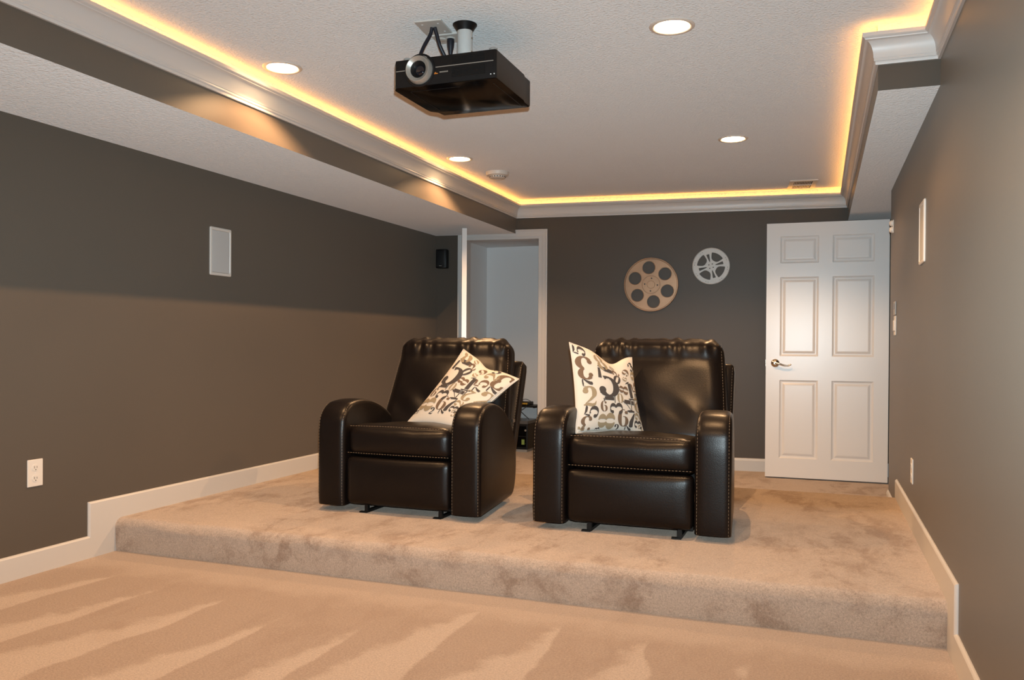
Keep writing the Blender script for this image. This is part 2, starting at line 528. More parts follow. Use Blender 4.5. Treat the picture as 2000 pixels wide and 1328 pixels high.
# crown moulding with the light cove behind its lip ---------------------------
H = ZCR - ZC
cp = [(0.0, 0.0), (0.010, 0.0), (0.0115, 0.004), (0.0115, 0.012), (0.015, 0.013), (0.0175, 0.017), (0.0165, 0.023), (0.019, 0.026)]
for k in range(9):
    t = k / 8
    a = t * PI / 2
    cp.append((0.019 + 0.033 * (1 - math.cos(a)), 0.026 + 0.066 * math.sin(a)))
cp += [(0.053, 0.096), (0.0575, 0.098), (0.0622, 0.103), (0.0622, H), (0.0560, H), (0.0540, 0.104), (0.045, 0.094)]
for k in range(5):
    t = 1 - k / 4; a = t * PI / 2 * 0.85
    cp.append((0.013 + 0.030 * (1 - math.cos(a)), 0.036 + 0.052 * math.sin(a)))
cp += [(0.0, 0.034)]
cp = [(d, ZC + z) for d, z in cp]
path = [(XR, YF), (XR, YE), (XG, YE), (XG, yb(XG)), (XF, yb(XF)), (XF, YF)]
bm = bmesh.new(); sweep(bm, path, cp)
struct(obj('trim_1', bm, 'trim', smooth=True, angle=28))
# white strip added inside the cove, above the moulding, to brighten its glow
bm = bmesh.new(); sweep(bm, path, [(0.0, ZC + 0.040), (0.003, ZC + 0.040), (0.003, ZCE), (0.0, ZCE)])
struct(obj('cove_bounce_strip', bm, 'ceiling'))

# rope light lying in the cove
def offset_path(path, d):
    out = []
    for i, p in enumerate(path):
        p = Vector(p)
        d1 = (Vector(path[i]) - Vector(path[i - 1])).normalized() if i else None
        d2 = (Vector(path[i + 1]) - Vector(path[i])).normalized() if i < len(path) - 1 else None
        d1 = d1 or d2; d2 = d2 or d1
        n1 = Vector((-d1.y, d1.x)); n2 = Vector((-d2.y, d2.x)); mt = n1 + n2; mt /= mt.dot(n1)
        out.append(p + mt * d)
    return out
bm = bmesh.new()
rp = [(p.x, p.y) for p in offset_path(path, 0.030)]
k = 0.0058
sweep(bm, rp, [(k * math.cos(2 * PI * i / 8), ZC + 0.1085 + k * math.sin(2 * PI * i / 8)) for i in range(8)])
tag(obj('rope_light', bm, 'rope', smooth=True), 'amber rope light glowing in the gap above the white crown moulding', 'rope light')

# baseboards ------------------------------------------------------------------
def bb_profile(t=0.013, h=BH):
    return [(0, 0), (t, 0), (t, h - 0.020), (t - 0.003, h - 0.014), (t - 0.004, h - 0.008), (t - 0.009, h), (0, h)]
def baseboard(name, a, b, z0, h=BH):
    bm = bmesh.new(); sweep(bm, [a, b], [(d, z0 + z) for d, z in bb_profile(h=h)])
    return obj(name, bm, 'trim')
T = 0.0125
def stepped(name, side):
    """baseboard following the step: low run, riser piece, high run, as one mitred board"""
    s = 1 if side == 'l' else -1
    xw = XL if side == 'l' else XR
    y1 = YS - 0.165; y2 = YS + 0.02
    bm = bmesh.new()
    yend = yb(XL) if side == 'l' else YPB - 0.02
    top2 = HP + BH
    # outline in (y, z)
    out = [(YF, 0), (y2, 0), (y2, HP - 0.01), (yend, HP - 0.01), (yend, top2), (y1, top2), (y1, BH), (YF, BH)]
    prism(bm, out, 'x', xw, xw + s * T)
    bmesh.ops.recalc_face_normals(bm, faces=bm.faces)
    # ease the exposed top edges
    es = [e for e in bm.edges if all(abs(v.co.x - (xw + s * T)) < 1e-5 for v in e.verts) and
          ((min(v.co.z for v in e.verts) > BH - 0.001 and not (abs(e.verts[0].co.y - yend) < 1e-4 and abs(e.verts[1].co.y - yend) < 1e-4)
            and not all(abs(v.co.z - (HP - 0.01)) < 1e-4 for v in e.verts) and not (all(abs(v.co.y - y2) < 1e-4 for v in e.verts))))]
    bmesh.ops.bevel(bm, geom=es, offset=0.0085, segments=2, profile=0.35, affect='EDGES')
    return struct(obj(name, bm, 'trim'))
stepped('baseboard_left', 'l')
stepped('baseboard_right', 'r')
struct(baseboard('baseboard_right', (XR, YPB - 0.02), (XR, YWE), 0))
struct(baseboard('baseboard_back', (1.85, yb(1.85)), (DX1 + 0.062, yb(DX1 + 0.062)), 0))
struct(baseboard('baseboard_back', (DX0 - 0.062, yb(DX0 - 0.062)), (XL, yb(XL)), 0))

# closet doorway: jambs and moulded casing --------------------------------------
def back_mat(x):  # frame with local x along the wall, local y into the wall
    return Matrix.Translation((x, yb(x), 0)) @ Matrix.Rotation(BANG, 4, 'Z')
cosb = math.cos(BANG)
BM_ = back_mat(DX0)
OW = (DX1 - DX0) / cosb
casing = thing('door_casing', None, None)
del_keys = [k for k in casing.keys()]
casing['kind'] = 'structure'
casing.name = 'trim_2'
casing.matrix_world = BM_
CW = 0.064
cas_prof = [(0, 0), (CW, 0), (CW, -0.018), (CW - 0.010, -0.019), (CW - 0.016, -0.014), (0.020, -0.011), (0.012, -0.009), (0.0, -0.009)]
def casing_piece(kind):
    bm = bmesh.new()
    ring = []
    for d, y in cas_prof:
        if kind == 'l': a, b = (-d, 0.0), (-d, DZ + d)
        elif kind == 'r': a, b = (OW + d, 0.0), (OW + d, DZ + d)
        else: a, b = (-d, DZ + d), (OW + d, DZ + d)
        ring.append((bm.verts.new((a[0], y, a[1])), bm.verts.new((b[0], y, b[1]))))
    n = len(ring)
    for i in range(n):
        j = (i + 1) % n
        bm.faces.new((ring[i][0], ring[i][1], ring[j][1], ring[j][0]))
    bm.faces.new([r[0] for r in ring]); bm.faces.new([r[1] for r in ring][::-1])
    return bm
obj('casing_side', casing_piece('l'), 'trim', casing)
obj('casing_side', casing_piece('r'), 'trim', casing)
obj('casing_head', casing_piece('h'), 'trim', casing)
for nm, (x0, x1, z0, z1) in (('jamb', (-0.001, 0.018, 0, DZ)), ('jamb', (OW - 0.018, OW + 0.001, 0, DZ)), ('jamb_head', (0.018, OW - 0.018, DZ - 0.018, DZ))):
    bm = bmesh.new(); box(bm, x0, x1, -0.002, 0.122, z0, z1); obj(nm, bm, 'trim', casing)

# ---------------------------------------------------------------- panelled doors
def panel_door(name, W, Ht, TH, mat, loc, rz):
    """local x across (0..W), y thickness (front at 0, back at TH), z up; six moulded panels each side"""
    root = bpy.data.objects.new(name, None); sc.collection.objects.link(root)
    root.location = loc; root.rotation_euler = (0, 0, rz)
    xs = [0, 0.116 * W, 0.436 * W, 0.548 * W, 0.883 * W, W]
    zf = [0, 1 - 0.925, 1 - 0.617, 1 - 0.523, 1 - 0.212, 1 - 0.158, 1 - 0.052, 1]
    zs = [f * Ht for f in zf]
    bm = bmesh.new()
    for i in range(5):
        for j in range(7):
            hole = i in (1, 3) and j in (1, 3, 5)
            if not hole:
                for y, flip in ((0, False), (TH, True)):
                    vs = [bm.verts.new((x, y, z)) for x, z in ((xs[i], zs[j]), (xs[i + 1], zs[j]), (xs[i + 1], zs[j + 1]), (xs[i], zs[j + 1]))]
                    bm.faces.new(vs[::-1] if flip else vs)
    for a, b in (((0, 0), (W, 0)), ((W, 0), (W, Ht)), ((W, Ht), (0, Ht)), ((0, Ht), (0, 0))):
        bm.faces.new([bm.verts.new(p) for p in ((a[0], 0, a[1]), (b[0], 0, b[1]), (b[0], TH, b[1]), (a[0], TH, a[1]))])
    bmesh.ops.remove_doubles(bm, verts=bm.verts, dist=1e-5)
    obj('slab', bm, mat, root)
    for i in (1, 3):
        for j in (1, 3, 5):
            bm = bmesh.new()
            x0, x1, z0, z1 = xs[i], xs[i + 1], zs[j], zs[j + 1]
            for side in (0, 1):
                rings = []
                for ins, dep in ((0, 0), (0.006, 0.0065), (0.016, 0.0095), (0.022, 0.0095), (0.036, 0.0035), (0.042, 0.0025)):
                    y = dep if side == 0 else TH - dep
                    rings.append([bm.verts.new(p) for p in ((x0 + ins, y, z0 + ins), (x1 - ins, y, z0 + ins), (x1 - ins, y, z1 - ins), (x0 + ins, y, z1 - ins))])
                for a, b in zip(rings[:-1], rings[1:]):
                    for k in range(4):
                        f = (a[k], a[(k + 1) % 4], b[(k + 1) % 4], b[k]); bm.faces.new(f if side == 0 else f[::-1])
                bm.faces.new(rings[-1] if side == 0 else rings[-1][::-1])
            obj('panel', bm, mat, root, recalc=False)
    return root

def lever_handle(root, x, z, direction, side_y, out):
    Mx = Matrix.Translation((x, side_y, z)) @ Matrix.Rotation(PI / 2 * (1 if out < 0 else -1), 4, 'X')
    bm = bmesh.new()
    lathe(bm, [(0, 0.0), (0.033, 0.0), (0.033, 0.004), (0.029, 0.009), (0.016, 0.012), (0.0135, 0.014), (0.0135, 0.040), (0.011, 0.045), (0, 0.046)], Mx, 28)
    h = obj('handle', bm, 'chrome', root, smooth=True, angle=40)
    bm = bmesh.new()
    y = side_y + out * 0.040
    pts = smooth_path([(x, y, z), (x + direction * 0.03, y + out * 0.004, z - 0.004), (x + direction * 0.065, y, z - 0.016), (x + direction * 0.10, y - out * 0.002, z - 0.018), (x + direction * 0.122, y - out * 0.004, z - 0.008)], 6)
    n = len(pts)
    tube(bm, pts, [0.0095 - 0.004 * i / (n - 1) for i in range(n)], 10)
    obj('lever', bm, 'chrome', h, smooth=True)

p0 = Vector((-0.4015, 7.0271)); p1 = Vector((0.5025, 7.0467))
dd = p1 - p0
d1 = panel_door('door_1', dd.length, 2.03, 0.035, 'door', (p0.x, p0.y, 0.012), math.atan2(dd.y, dd.x))
d1['kind'] = 'structure'
lever_handle(d1, 0.072, 0.912, 1, 0.0, -1)
lever_handle(d1, 0.072, 0.912, 1, 0.035, 1)
# latch plate on the free edge
bm = rbox(-0.002, 0.0, 0.006, 0.029, 0.885, 0.94, 0.0008, 1); obj('latch_plate', bm, 'chrome', d1)

near = Vector((-2.778, 6.455)); dirv = Vector((-0.406, 0.914)).normalized()
d2 = panel_door('door_2', 0.67, 2.02, 0.040, 'door', (near.x, near.y, 0.012), math.atan2(dirv.y, dirv.x))
d2['kind'] = 'structure'

# ================================================================= THINGS
# ---------------------------------------------------------------- recessed downlights
def downlight(loc, label):
    t = thing('recessed_downlight', label, 'downlight', loc, 0, 'recessed downlights in the ceiling')
    bm = bmesh.new()
    lathe(bm, [(0.0925, 0.0), (0.0925, -0.002), (0.088, -0.0055), (0.078, -0.006), (0.072, -0.003), (0.070, 0.004), (0.072, 0.012), (0.0725, 0.0)], None, 40)
    obj('trim_ring', bm, 'plastic_white', t, smooth=True, angle=50)
    bm = bmesh.new()
    lathe(bm, [(0.0718, 0.004), (0.066, 0.06), (0.055, 0.11), (0, 0.115)], None, 32)
    for f in bm.faces: f.normal_flip()
    obj('reflector', bm, 'reel_white', t, smooth=True, angle=50, recalc=False)
    bm = bmesh.new()
    lathe(bm, [(0, -0.0085), (0.035, -0.0065), (0.058, -0.001), (0.0695, 0.010), (0.060, 0.03), (0.03, 0.06), (0.018, 0.09), (0, 0.095)], None, 32)
    obj('bulb', bm, 'lens_glow', t, smooth=True)
    return t
lab = ['downlight right of the projector, the nearest one in view on the right',
       'downlight left of the projector, close to the crown moulding on the left',
       'downlight farther back on the right, above the white door and small vent',
       'downlight farther back on the left, beside the white smoke detector']
proto = downlight((HOLES[0][0], HOLES[0][1], ZCE), lab[0])
for (x, y), l in zip(HOLES[1:], lab[1:]): dup(proto, (x, y, ZCE), l)
lab2 = ['downlight over the right of the lower floor, near the camera', 'downlight over the left of the lower floor, near the camera',
        'downlight behind the camera on the right', 'downlight behind the camera on the left']
for (x, y), l in zip(FRONT, lab2): dup(proto, (x, y, ZCE), l)
for i, (x, y) in enumerate(HOLES + FRONT):
    ld = bpy.data.lights.new('downlight_bulb', 'SPOT')
    ld.energy = SPOT_POWER * (0.72 if y < 2 else 1.0); ld.color = WARM; ld.spot_size = math.radians(138); ld.spot_blend = 0.35; ld.shadow_soft_size = 0.005
    lo = bpy.data.objects.new('downlight_bulb', ld); sc.collection.objects.link(lo)
    off = (-2.313 - x) if x < -2 else 0.0
    lo.location = (x + off, y, ZCE - 0.020)

# ---------------------------------------------------------------- smoke detector
t = thing('smoke_detector', 'round white smoke detector on the ceiling near the back downlight', 'smoke detector', (-2.30, 5.925, ZCE))
bm = bmesh.new(); lathe(bm, [(0, 0), (0.088, 0), (0.088, -0.012), (0.082, -0.026), (0.066, -0.030), (0, -0.030)], None, 40); obj('base', bm, 'plastic_white', t, smooth=True, angle=35)
bm = bmesh.new(); lathe(bm, [(0.064, -0.030), (0.060, -0.034), (0.060, -0.042), (0.052, -0.047), (0.034, -0.049), (0.030, -0.046), (0.0, -0.046)], None, 40); obj('cap', bm, 'plastic_white', t, smooth=True, angle=35)
bm = bmesh.new()
for k in range(18):
    a = 2 * PI * k / 18
    box(bm, -0.0035, 0.0035, 0.0605, 0.0625, -0.0415, -0.0345, mat=Matrix.Rotation(a, 4, 'Z'))
obj('slots', bm, 'slot', t)

# ---------------------------------------------------------------- ceiling vent
t = thing('ceiling_vent', 'white louvered ceiling register by the back crown moulding', 'vent', (-0.14, 7.145, ZCE), BANG)
bm = bmesh.new()
X, Y = 0.105, 0.19; xi, yi = 0.070, 0.150
for (x0, x1, y0, y1) in ((-X, -xi, -Y, Y), (xi, X, -Y, Y), (-xi, xi, -Y, -yi), (-xi, xi, yi, Y)):
    box(bm, x0, x1, y0, y1, -0.008, 0.0)
box(bm, -xi, xi, -0.004, 0.004, -0.009, -0.001)
obj('frame', bm, 'plastic_white', t)
bm = bmesh.new(); box(bm, -xi, xi, -yi, yi, -0.0012, -0.0004); obj('backing', bm, 'slot', t)
sm = None
for k in range(11):
    for s in (-1, 1):
        x = -xi + 0.010 + k * (2 * xi - 0.020) / 10
        if sm is None:
            bm = bmesh.new(); box(bm, -0.0022, 0.0022, -0.070, 0.070, -0.0085, -0.0015, mat=Matrix.Rotation(0.35, 4, 'Y'))
            o = obj('louver', bm, 'plastic_white', t); sm = o.data
        else:
            o = bpy.data.objects.new('louver', sm); sc.collection.objects.link(o); o.parent = t
        o.location = (x, s * 0.077, 0)

# ---------------------------------------------------------------- projector
PX0, PX1, PY0, PY1, PZ0, PZ1 = -1.616, -1.165, 2.98, 3.404, 2.080, 2.192
pc = ((PX0 + PX1) / 2, (PY0 + PY1) / 2, PZ0)
t = thing('projector', 'black home cinema projector hanging upside down from the ceiling', 'projector', pc)
hx, hy, hz = (PX1 - PX0) / 2, (PY1 - PY0) / 2, PZ1 - PZ0
bm = bmesh.new()
poly = [(-hx, -hy + 0.03), (-hx + 0.02, -hy), (hx - 0.006, -hy), (hx, -hy + 0.006), (hx, hy - 0.10), (hx - 0.006, hy - 0.075), (hx - 0.006, hy - 0.01), (hx - 0.014, hy),
        (-hx + 0.035, hy), (-hx + 0.028, hy - 0.05), (-hx + 0.004, hy - 0.075), (-hx, hy - 0.10)]
prism(bm, poly, 'z', 0.0, hz)
bmesh.ops.recalc_face_normals(bm, faces=bm.faces)
bmesh.ops.bevel(bm, geom=[e for e in bm.edges if abs(e.verts[0].co.z - e.verts[1].co.z) < 1e-6], offset=0.006, segments=2, profile=0.5, affect='EDGES')
for f in bm.faces: f.material_index = 1 if (f.normal.z < -0.8) else 0
obj('body', bm, ['black', 'black_gloss'], t, smooth=True, angle=30)
fy = -hy
# lens
lx, lz = -0.098, 0.062
Mx = Matrix.Translation((lx, fy, lz)) @ Matrix.Rotation(PI / 2, 4, 'X')
bm = bmesh.new(); lathe(bm, [(0.056, -0.004), (0.0555, 0.008), (0.0535, 0.012), (0.0515, 0.024), (0.0495, 0.027), (0.0475, 0.027), (0.037, 0.019), (0.034, 0.017), (0.033, -0.003)], Mx, 40)
lr = obj('lens_ring', bm, 'silver', t, smooth=True, angle=35)
bm = bmesh.new(); lathe(bm, [(0.066, 0.0008), (0.064, 0.004), (0.058, 0.005), (0.0575, 0.0008)], Mx, 40); obj('lens_surround', bm, 'black', t, smooth=True, angle=35)
bm = bmesh.new(); lathe(bm, [(0.0332, 0.014), (0.031, 0.016), (0.024, 0.009), (0.021, 0.004), (0.0205, 0.004)], Mx, 32); obj('lens_barrel', bm, 'black', lr, smooth=True, angle=35)
bm = bmesh.new(); lathe(bm, [(0.0206, 0.004), (0.016, 0.0072), (0.009, 0.0092), (0, 0.010)], Mx, 32); obj('lens_glass', bm, 'glass_lens', lr, smooth=True)
# silver stripe, left and right of the lens
bm = bmesh.new(); box(bm, -0.030, hx - 0.012, fy - 0.0012, fy + 0.001, 0.0655, 0.0685); obj('stripe', bm, 'silver', t)
bm = bmesh.new(); box(bm, -hx + 0.022, lx - 0.063, fy - 0.0012, fy + 0.001, 0.0655, 0.0685); obj('stripe', bm, 'silver', t)
# front vent louvres
bm = bmesh.new()
for z0, z1, n in ((0.073, 0.104, 6), (0.022, 0.061, 7)):
    for k in range(n):
        z = z0 + (z1 - z0) * (k + 0.5) / n
        box(bm, 0.040, 0.178, fy - 0.0025, fy + 0.002, z - 0.0014, z + 0.0014)
o = obj('vent_slats', bm, 'black', t); o['kind'] = 'stuff'
bm = bmesh.new(); box(bm, 0.038, 0.180, fy - 0.0006, fy, 0.020, 0.062); box(bm, 0.038, 0.180, fy - 0.0006, fy, 0.071, 0.106); tag(obj('vent_recess', bm, 'black_metal', t), kind='stuff')
# unreadable small logo strip and orange mark below the stripe, indicator dots
bm = bmesh.new()
for k in range(6): box(bm, -0.012 + k * 0.0062, -0.0075 + k * 0.0062, fy - 0.001, fy, 0.0435, 0.0485)
tag(obj('logo', bm, 'silver', t), kind='stuff')
bm = bmesh.new(); box(bm, -0.036, -0.020, fy - 0.001, fy, 0.0405, 0.0435); box(bm, -0.034, -0.027, fy - 0.001, fy, 0.0445, 0.047); obj('badge', bm, 'orange_mark', t)
for dx in (-0.022, -0.008):
    bm = bmesh.new(); box(bm, hx + dx - 0.002, hx + dx + 0.002, fy - 0.0014, fy + 0.0005, 0.014, 0.018); obj('indicator', bm, 'led', t)
for x, y in ((-hx + 0.05, -hy + 0.045), (hx - 0.03, -hy + 0.045), (-hx + 0.05, hy - 0.06), (hx - 0.04, hy - 0.06)):
    bm = bmesh.new(); lathe(bm, [(0, hz - 0.001), (0.014, hz - 0.001), (0.014, hz + 0.008), (0.0165, hz + 0.008), (0.0165, hz + 0.016), (0.014, hz + 0.018), (0, hz + 0.018)], Matrix.Translation((x, y, 0)), 20)
    obj('foot', bm, 'grey_plastic', t, smooth=True, angle=35)
# raised ridge lines of the underside lid
bm = bmesh.new()
box(bm, -0.17, 0.05, -hy + 0.055, -hy + 0.058, -0.0012, 0.0005); box(bm, -0.17, -0.167, -hy + 0.055, hy - 0.09, -0.0012, 0.0005); box(bm, 0.19, 0.193, -hy + 0.055, hy - 0.03, -0.0012, 0.0005)
obj('lid_seam', bm, 'black', t)

# mount: white pole with a black flared ceiling cup and clamp plate
t = thing('projector_mount', 'white pole mount with a black flared cup holding the projector', 'mount', (-1.368, 3.145, ZCE))
bm = bmesh.new(); lathe(bm, [(0, 0), (0.050, 0), (0.050, -0.003), (0.035, -0.024), (0.033, -0.028), (0, -0.028)], None, 36); obj('ceiling_cup', bm, 'black', t, smooth=True, angle=35)
bm = bmesh.new(); lathe(bm, [(0, -0.028), (0.0315, -0.028), (0.0315, PZ1 + 0.012 - ZCE), (0, PZ1 + 0.012 - ZCE)], None, 32); obj('pole', bm, 'reel_white', t, smooth=True, angle=35)
bm = rbox(-0.045, 0.060, -0.045, 0.045, PZ1 - ZCE + 0.0005, PZ1 - ZCE + 0.012, 0.002, 1); obj('clamp_plate', bm, 'black_metal', t)
for dz in (-0.060, -0.115):
    bm = bmesh.new(); lathe(bm, [(0, 0), (0.004, 0), (0.004, 0.005), (0, 0.006)], Matrix.Translation((0.0312, -0.004, dz)) @ Matrix.Rotation(PI / 2, 4, 'Y'), 10); obj('screw', bm, 'chrome', t)

# cable plate and outlet on the ceiling
t = thing('cable_plate', 'white square cable plate on the ceiling with two black leads', 'wall plate', (-1.497, 3.118, ZCE), 0.10)
bm = rbox(-0.058, 0.058, -0.075, 0.075, -0.007, 0.0, 0.003, 2); obj('plate', bm, 'plastic_white', t)
for x in (-0.034, 0.034):
    for y in (-0.04, 0.045):
        bm = bmesh.new(); lathe(bm, [(0.0042, -0.007), (0.0042, -0.0082), (0, -0.0088)], Matrix.Translation((x, y, 0)), 12); obj('screw', bm, 'led', t)
t = thing('ceiling_outlet', 'white duplex outlet on the ceiling behind the projector pole', 'outlet', (-1.475, 3.245, ZCE), 0.05)
bm = rbox(-0.075, 0.075, -0.050, 0.050, -0.010, 0.0, 0.004, 2); obj('plate', bm, 'plastic_white', t)
for x in (-0.040, 0.000):
    bm = bmesh.new(); lathe(bm, [(0.018, -0.010), (0.020, -0.0125), (0.018, -0.0135), (0, -0.0135)], Matrix.Translation((x, -0.005, 0)), 20); obj('receptacle', bm, 'plastic_white', t, smooth=True, angle=35)
def cable(label, pts, r, plug=None):
    bm = bmesh.new(); tube(bm, smooth_path(pts, 8), r, 8)
    if plug:
        a, b = Vector(plug[0]), Vector(plug[1])
        n = 6
        tube(bm, [a.lerp(b, k / n) for k in range(n + 1)], [0.0155, 0.016, 0.0155, 0.014, 0.011, 0.009, 0.0055], 12)
    return tag(obj('cable', bm, 'cable', smooth=True), label, 'cable')
zt = PZ1
cable('black lead on the left running from the cable plate down into the projector', [(-1.500, 3.110, ZCE - 0.008), (-1.506, 3.108, 2.33), (-1.525, 3.09, 2.28), (-1.535, 3.07, 2.23), (-1.536, 3.06, zt + 0.001)], 0.0075)
cable('black lead on the right of the cable plate, slanting toward the pole', [(-1.488, 3.112, ZCE - 0.008), (-1.482, 3.118, 2.33), (-1.470, 3.13, 2.28), (-1.448, 3.165, 2.22), (-1.440, 3.180, zt + 0.006)], 0.0085)
cable('black power cord plugged into the ceiling outlet', [(-1.475, 3.240, 2.290), (-1.474, 3.240, 2.26), (-1.473, 3.238, 2.22), (-1.472, 3.235, zt + 0.001)], 0.0055, plug=((-1.475, 3.240, ZCE - 0.0137), (-1.475, 3.240, 2.280)))

# ---------------------------------------------------------------- recliners
def arm_profile():
    """(y, z) outline of the arched arm seen from its side"""
    pts = [(0.004, 0.036), (0.0, 0.10), (0.0, 0.25), (0.0, 0.40), (0.004, 0.455)]
    for k in range(1, 6):
        a = PI - (PI / 2) * k / 6 * 0.96
        pts.append((0.135 + 0.131 * math.cos(a), 0.458 + 0.122 * math.sin(a)))
    pts += [(0.165, 0.583), (0.24, 0.582), (0.33, 0.568), (0.42, 0.540), (0.50, 0.500), (0.565, 0.452), (0.620, 0.395), (0.655, 0.335), (0.672, 0.27), (0.675, 0.20), (0.662, 0.125), (0.632, 0.066), (0.59, 0.040)]
    return pts
def smooth_closed(pts, n):
    P = [Vector((*p, 0)) for p in pts]; out = []
    L = len(P)
    for i in range(L - 1):
        p0, p1, p2, p3 = P[max(i - 1, 0)], P[i], P[i + 1], P[min(i + 2, L - 1)]
        for k in range(n):
            t = k / n
            q = 0.5 * ((2 * p1) + (p2 - p0) * t + (2 * p0 - 5 * p1 + 4 * p2 - p3) * t * t + (3 * p1 - p0 - 3 * p2 + p3) * t ** 3)
            out.append((q.x, q.y))
    out.append((P[-1].x, P[-1].y))
    return out
AP = smooth_closed(arm_profile(), 3)
def arm_inset(ins):
    n = len(AP); out = []
    for i in range(n):
        a = Vector(AP[i - 1]); b = Vector(AP[(i + 1) % n])
        if i == 0: a = Vector(AP[0]); 
        if i == n - 1: b = Vector(AP[-1])
        t = (b - a).normalized(); nrm = Vector((-t.y, t.x))       # walking up the front: inside is to the back
        nrm = Vector((t.y, -t.x))
        p = Vector(AP[i]) + nrm * ins
        out.append((p.x, max(0.030, p.y)))
    return out
AW = 0.166; HWID = 0.4725
def arm_x(side, f, y):
    """f in 0..1 from the inner to the outer face; body narrows a little towards the back"""
    inner = HWID - AW; outer = HWID - 0.050 * max(0, y) / 0.68
    return side * (inner + (outer - inner) * f)
def make_arm(side, root):
    bm = bmesh.new(); rows = []
    r = 0.030
    for k in range(15):
        f = k / 14
        f = 0.5 - 0.5 * math.cos(PI * f)
        dx = min(f, 1 - f) * AW
        ins = 0.0
        if dx < r: ins = r - math.sqrt(max(0, r * r - (r - dx) ** 2))
        ins = ins * 0.75 - 0.006 * (1 - (2 * f - 1) ** 2)
        rows.append([bm.verts.new((arm_x(side, f, p[0]), p[0], p[1])) for p in arm_inset(ins)])
    n = len(AP)
    for a, b in zip(rows[:-1], rows[1:]):
        for i in range(n - 1): bm.faces.new((a[i], a[i + 1], b[i + 1], b[i]))
        bm.faces.new((a[n - 1], a[0], b[0], b[n - 1]))
    bm.faces.new(rows[0]); bm.faces.new(rows[-1][::-1])
    a = obj('arm', bm, 'leather', root, smooth=True, angle=50)
    bm = bmesh.new()
    for f in (0.075, 0.925):
        dx = min(f, 1 - f) * AW
        ins = (r - math.sqrt(r * r - (r - dx) ** 2)) * 0.75 - 0.0018
        pth = [(arm_x(side, f, p[0]), p[0], p[1]) for p in arm_inset(ins)][: int(n * 0.86)]
        stitches(bm, pth)
    tag(obj('stitching', bm, 'thread', a), kind='stuff')
    return a
TH = math.radians(22.5)
BB = Vector((0, 0.50, 0.365))         # foot of the back cushion's front face
UPV = Vector((0, math.sin(TH), math.cos(TH))); BKV = Vector((0, math.cos(TH), -math.sin(TH)))
def back_frame(x, d, s):              # d behind the front face, s up along it
    return BB + Vector((x, 0, 0)) + BKV * d + UPV * s
def make_recliner(label, loc):
    t = thing('recliner', label, 'armchair', loc, 0, 'pair of leather recliners on the platform')
    make_arm(-1, t); make_arm(1, t)
    # footrest panel
    bm = pbox(0.300, 0.045, 0.126, 0.030, 12, (0, 0.016, 0))
    for v in bm.verts: v.co += Vector((0, 0.052, 0.171))
    obj('footrest', bm, 'leather', t, smooth=True)
    # seat cushion
    bm = pbox(0.304, 0.285, 0.083, 0.052, 20, (0, 0.020, 0.022))
    for v in bm.verts:
        c = v.co
        c.z += 0.003 * math.sin(c.x * 23 + 1.0) * math.sin(c.y * 17 + c.x * 8) * (1 if c.z > 0 else 0)
        if c.z > 0.03 and c.y < -0.16:
            c.z += 0.0028 * math.sin(c.x * 95 + 2 * math.sin(c.x * 21)) * max(0, 1 - abs(c.x) / 0.30)
        c += Vector((0, 0.305, 0.380)); c.z -= 0.085 * max(0, c.y - 0.06)
    s = obj('seat_cushion', bm, 'leather', t, smooth=True)
    bm = bmesh.new()
    stitches(bm, [(-0.285 + 0.57 * k / 20, 0.030 - 0.004 * (1 - (k / 10 - 1) ** 2), 0.4575 + 0.004 * (1 - (k / 10 - 1) ** 2)) for k in range(21)])
    stitches(bm, [(-0.292 + 0.584 * k / 20, 0.0165 - 0.010 * (1 - (k / 10 - 1) ** 2), 0.318) for k in range(21)])
    tag(obj('stitching', bm, 'thread', s), kind='stuff')
    # back cushion with a gathered roll along the top
    LB = 0.632
    bm = pbox(0.350, 0.088, LB / 2, 0.080, 60, (0, 0.022, 0.010))
    rr = random.Random(3)
    ph = [(rr.uniform(60, 125), rr.uniform(0, 6)) for _ in range(5)]
    for v in bm.verts:
        c = v.co; sv = (c.z + LB / 2) / LB            # 0 bottom .. 1 top
        c.x *= 1.0 + 0.150 * max(0.0, 1 - sv) ** 0.9
        front = 1 if c.y < 0 else 0.4
        roll = math.exp(-((sv - 0.90) / 0.085) ** 2); top = max(0.0, (sv - 0.84) / 0.16)
        c.y -= 0.013 * roll * front
        c.y += 0.005 * math.exp(-((sv - 0.775) / 0.045) ** 2) * front
        wr = sum(math.sin(c.x * f + p + 3 * sv) for f, p in ph) / 5
        c.z += 0.014 * wr * top
        c.y += 0.016 * wr * math.exp(-((sv - 0.90) / 0.085) ** 2) * front
        c.y += 0.006 * math.sin(c.x * 14 + 2) * math.sin(sv * 9) * front * (1 - roll)
        c.y += 0.006 * math.sin(c.x * 30 + sv * 13) * math.exp(-((sv - 0.30) / 0.10) ** 2) * front
        q = back_frame(c.x, c.y + 0.088, c.z + LB / 2)
        v.co = q
    b = obj('back_cushion', bm, 'leather', t, smooth=True)
    bm = bmesh.new()
    for sg in (-1, 1):
        pth = []
        for k in range(24):
            sv = 0.10 + 0.84 * k / 23
            hw = 0.350 * (1.0 + 0.150 * max(0.0, 1 - sv) ** 0.9)
            roll = math.exp(-((sv - 0.90) / 0.085) ** 2)
            pth.append(back_frame(sg * (hw - 0.0135), 0.0315 - 0.012 * roll + 0.006 * (sv > 0.9), sv * LB))
        stitches(bm, pth)
    tag(obj('stitching', bm, 'thread', b), kind='stuff')
    # outer back shell with side wings
    bm = pbox(0.408, 0.050, 0.36, 0.028, 12, (0, 0.01, 0.01))
    for v in bm.verts:
        c = v.co; sv = (c.z + 0.36) / 0.72
        c.x *= 1 - 0.012 * sv
        q = back_frame(c.x, c.y + 0.195, c.z + 0.175)
        v.co = q
    sh = obj('back_shell', bm, 'leather', t, smooth=True)
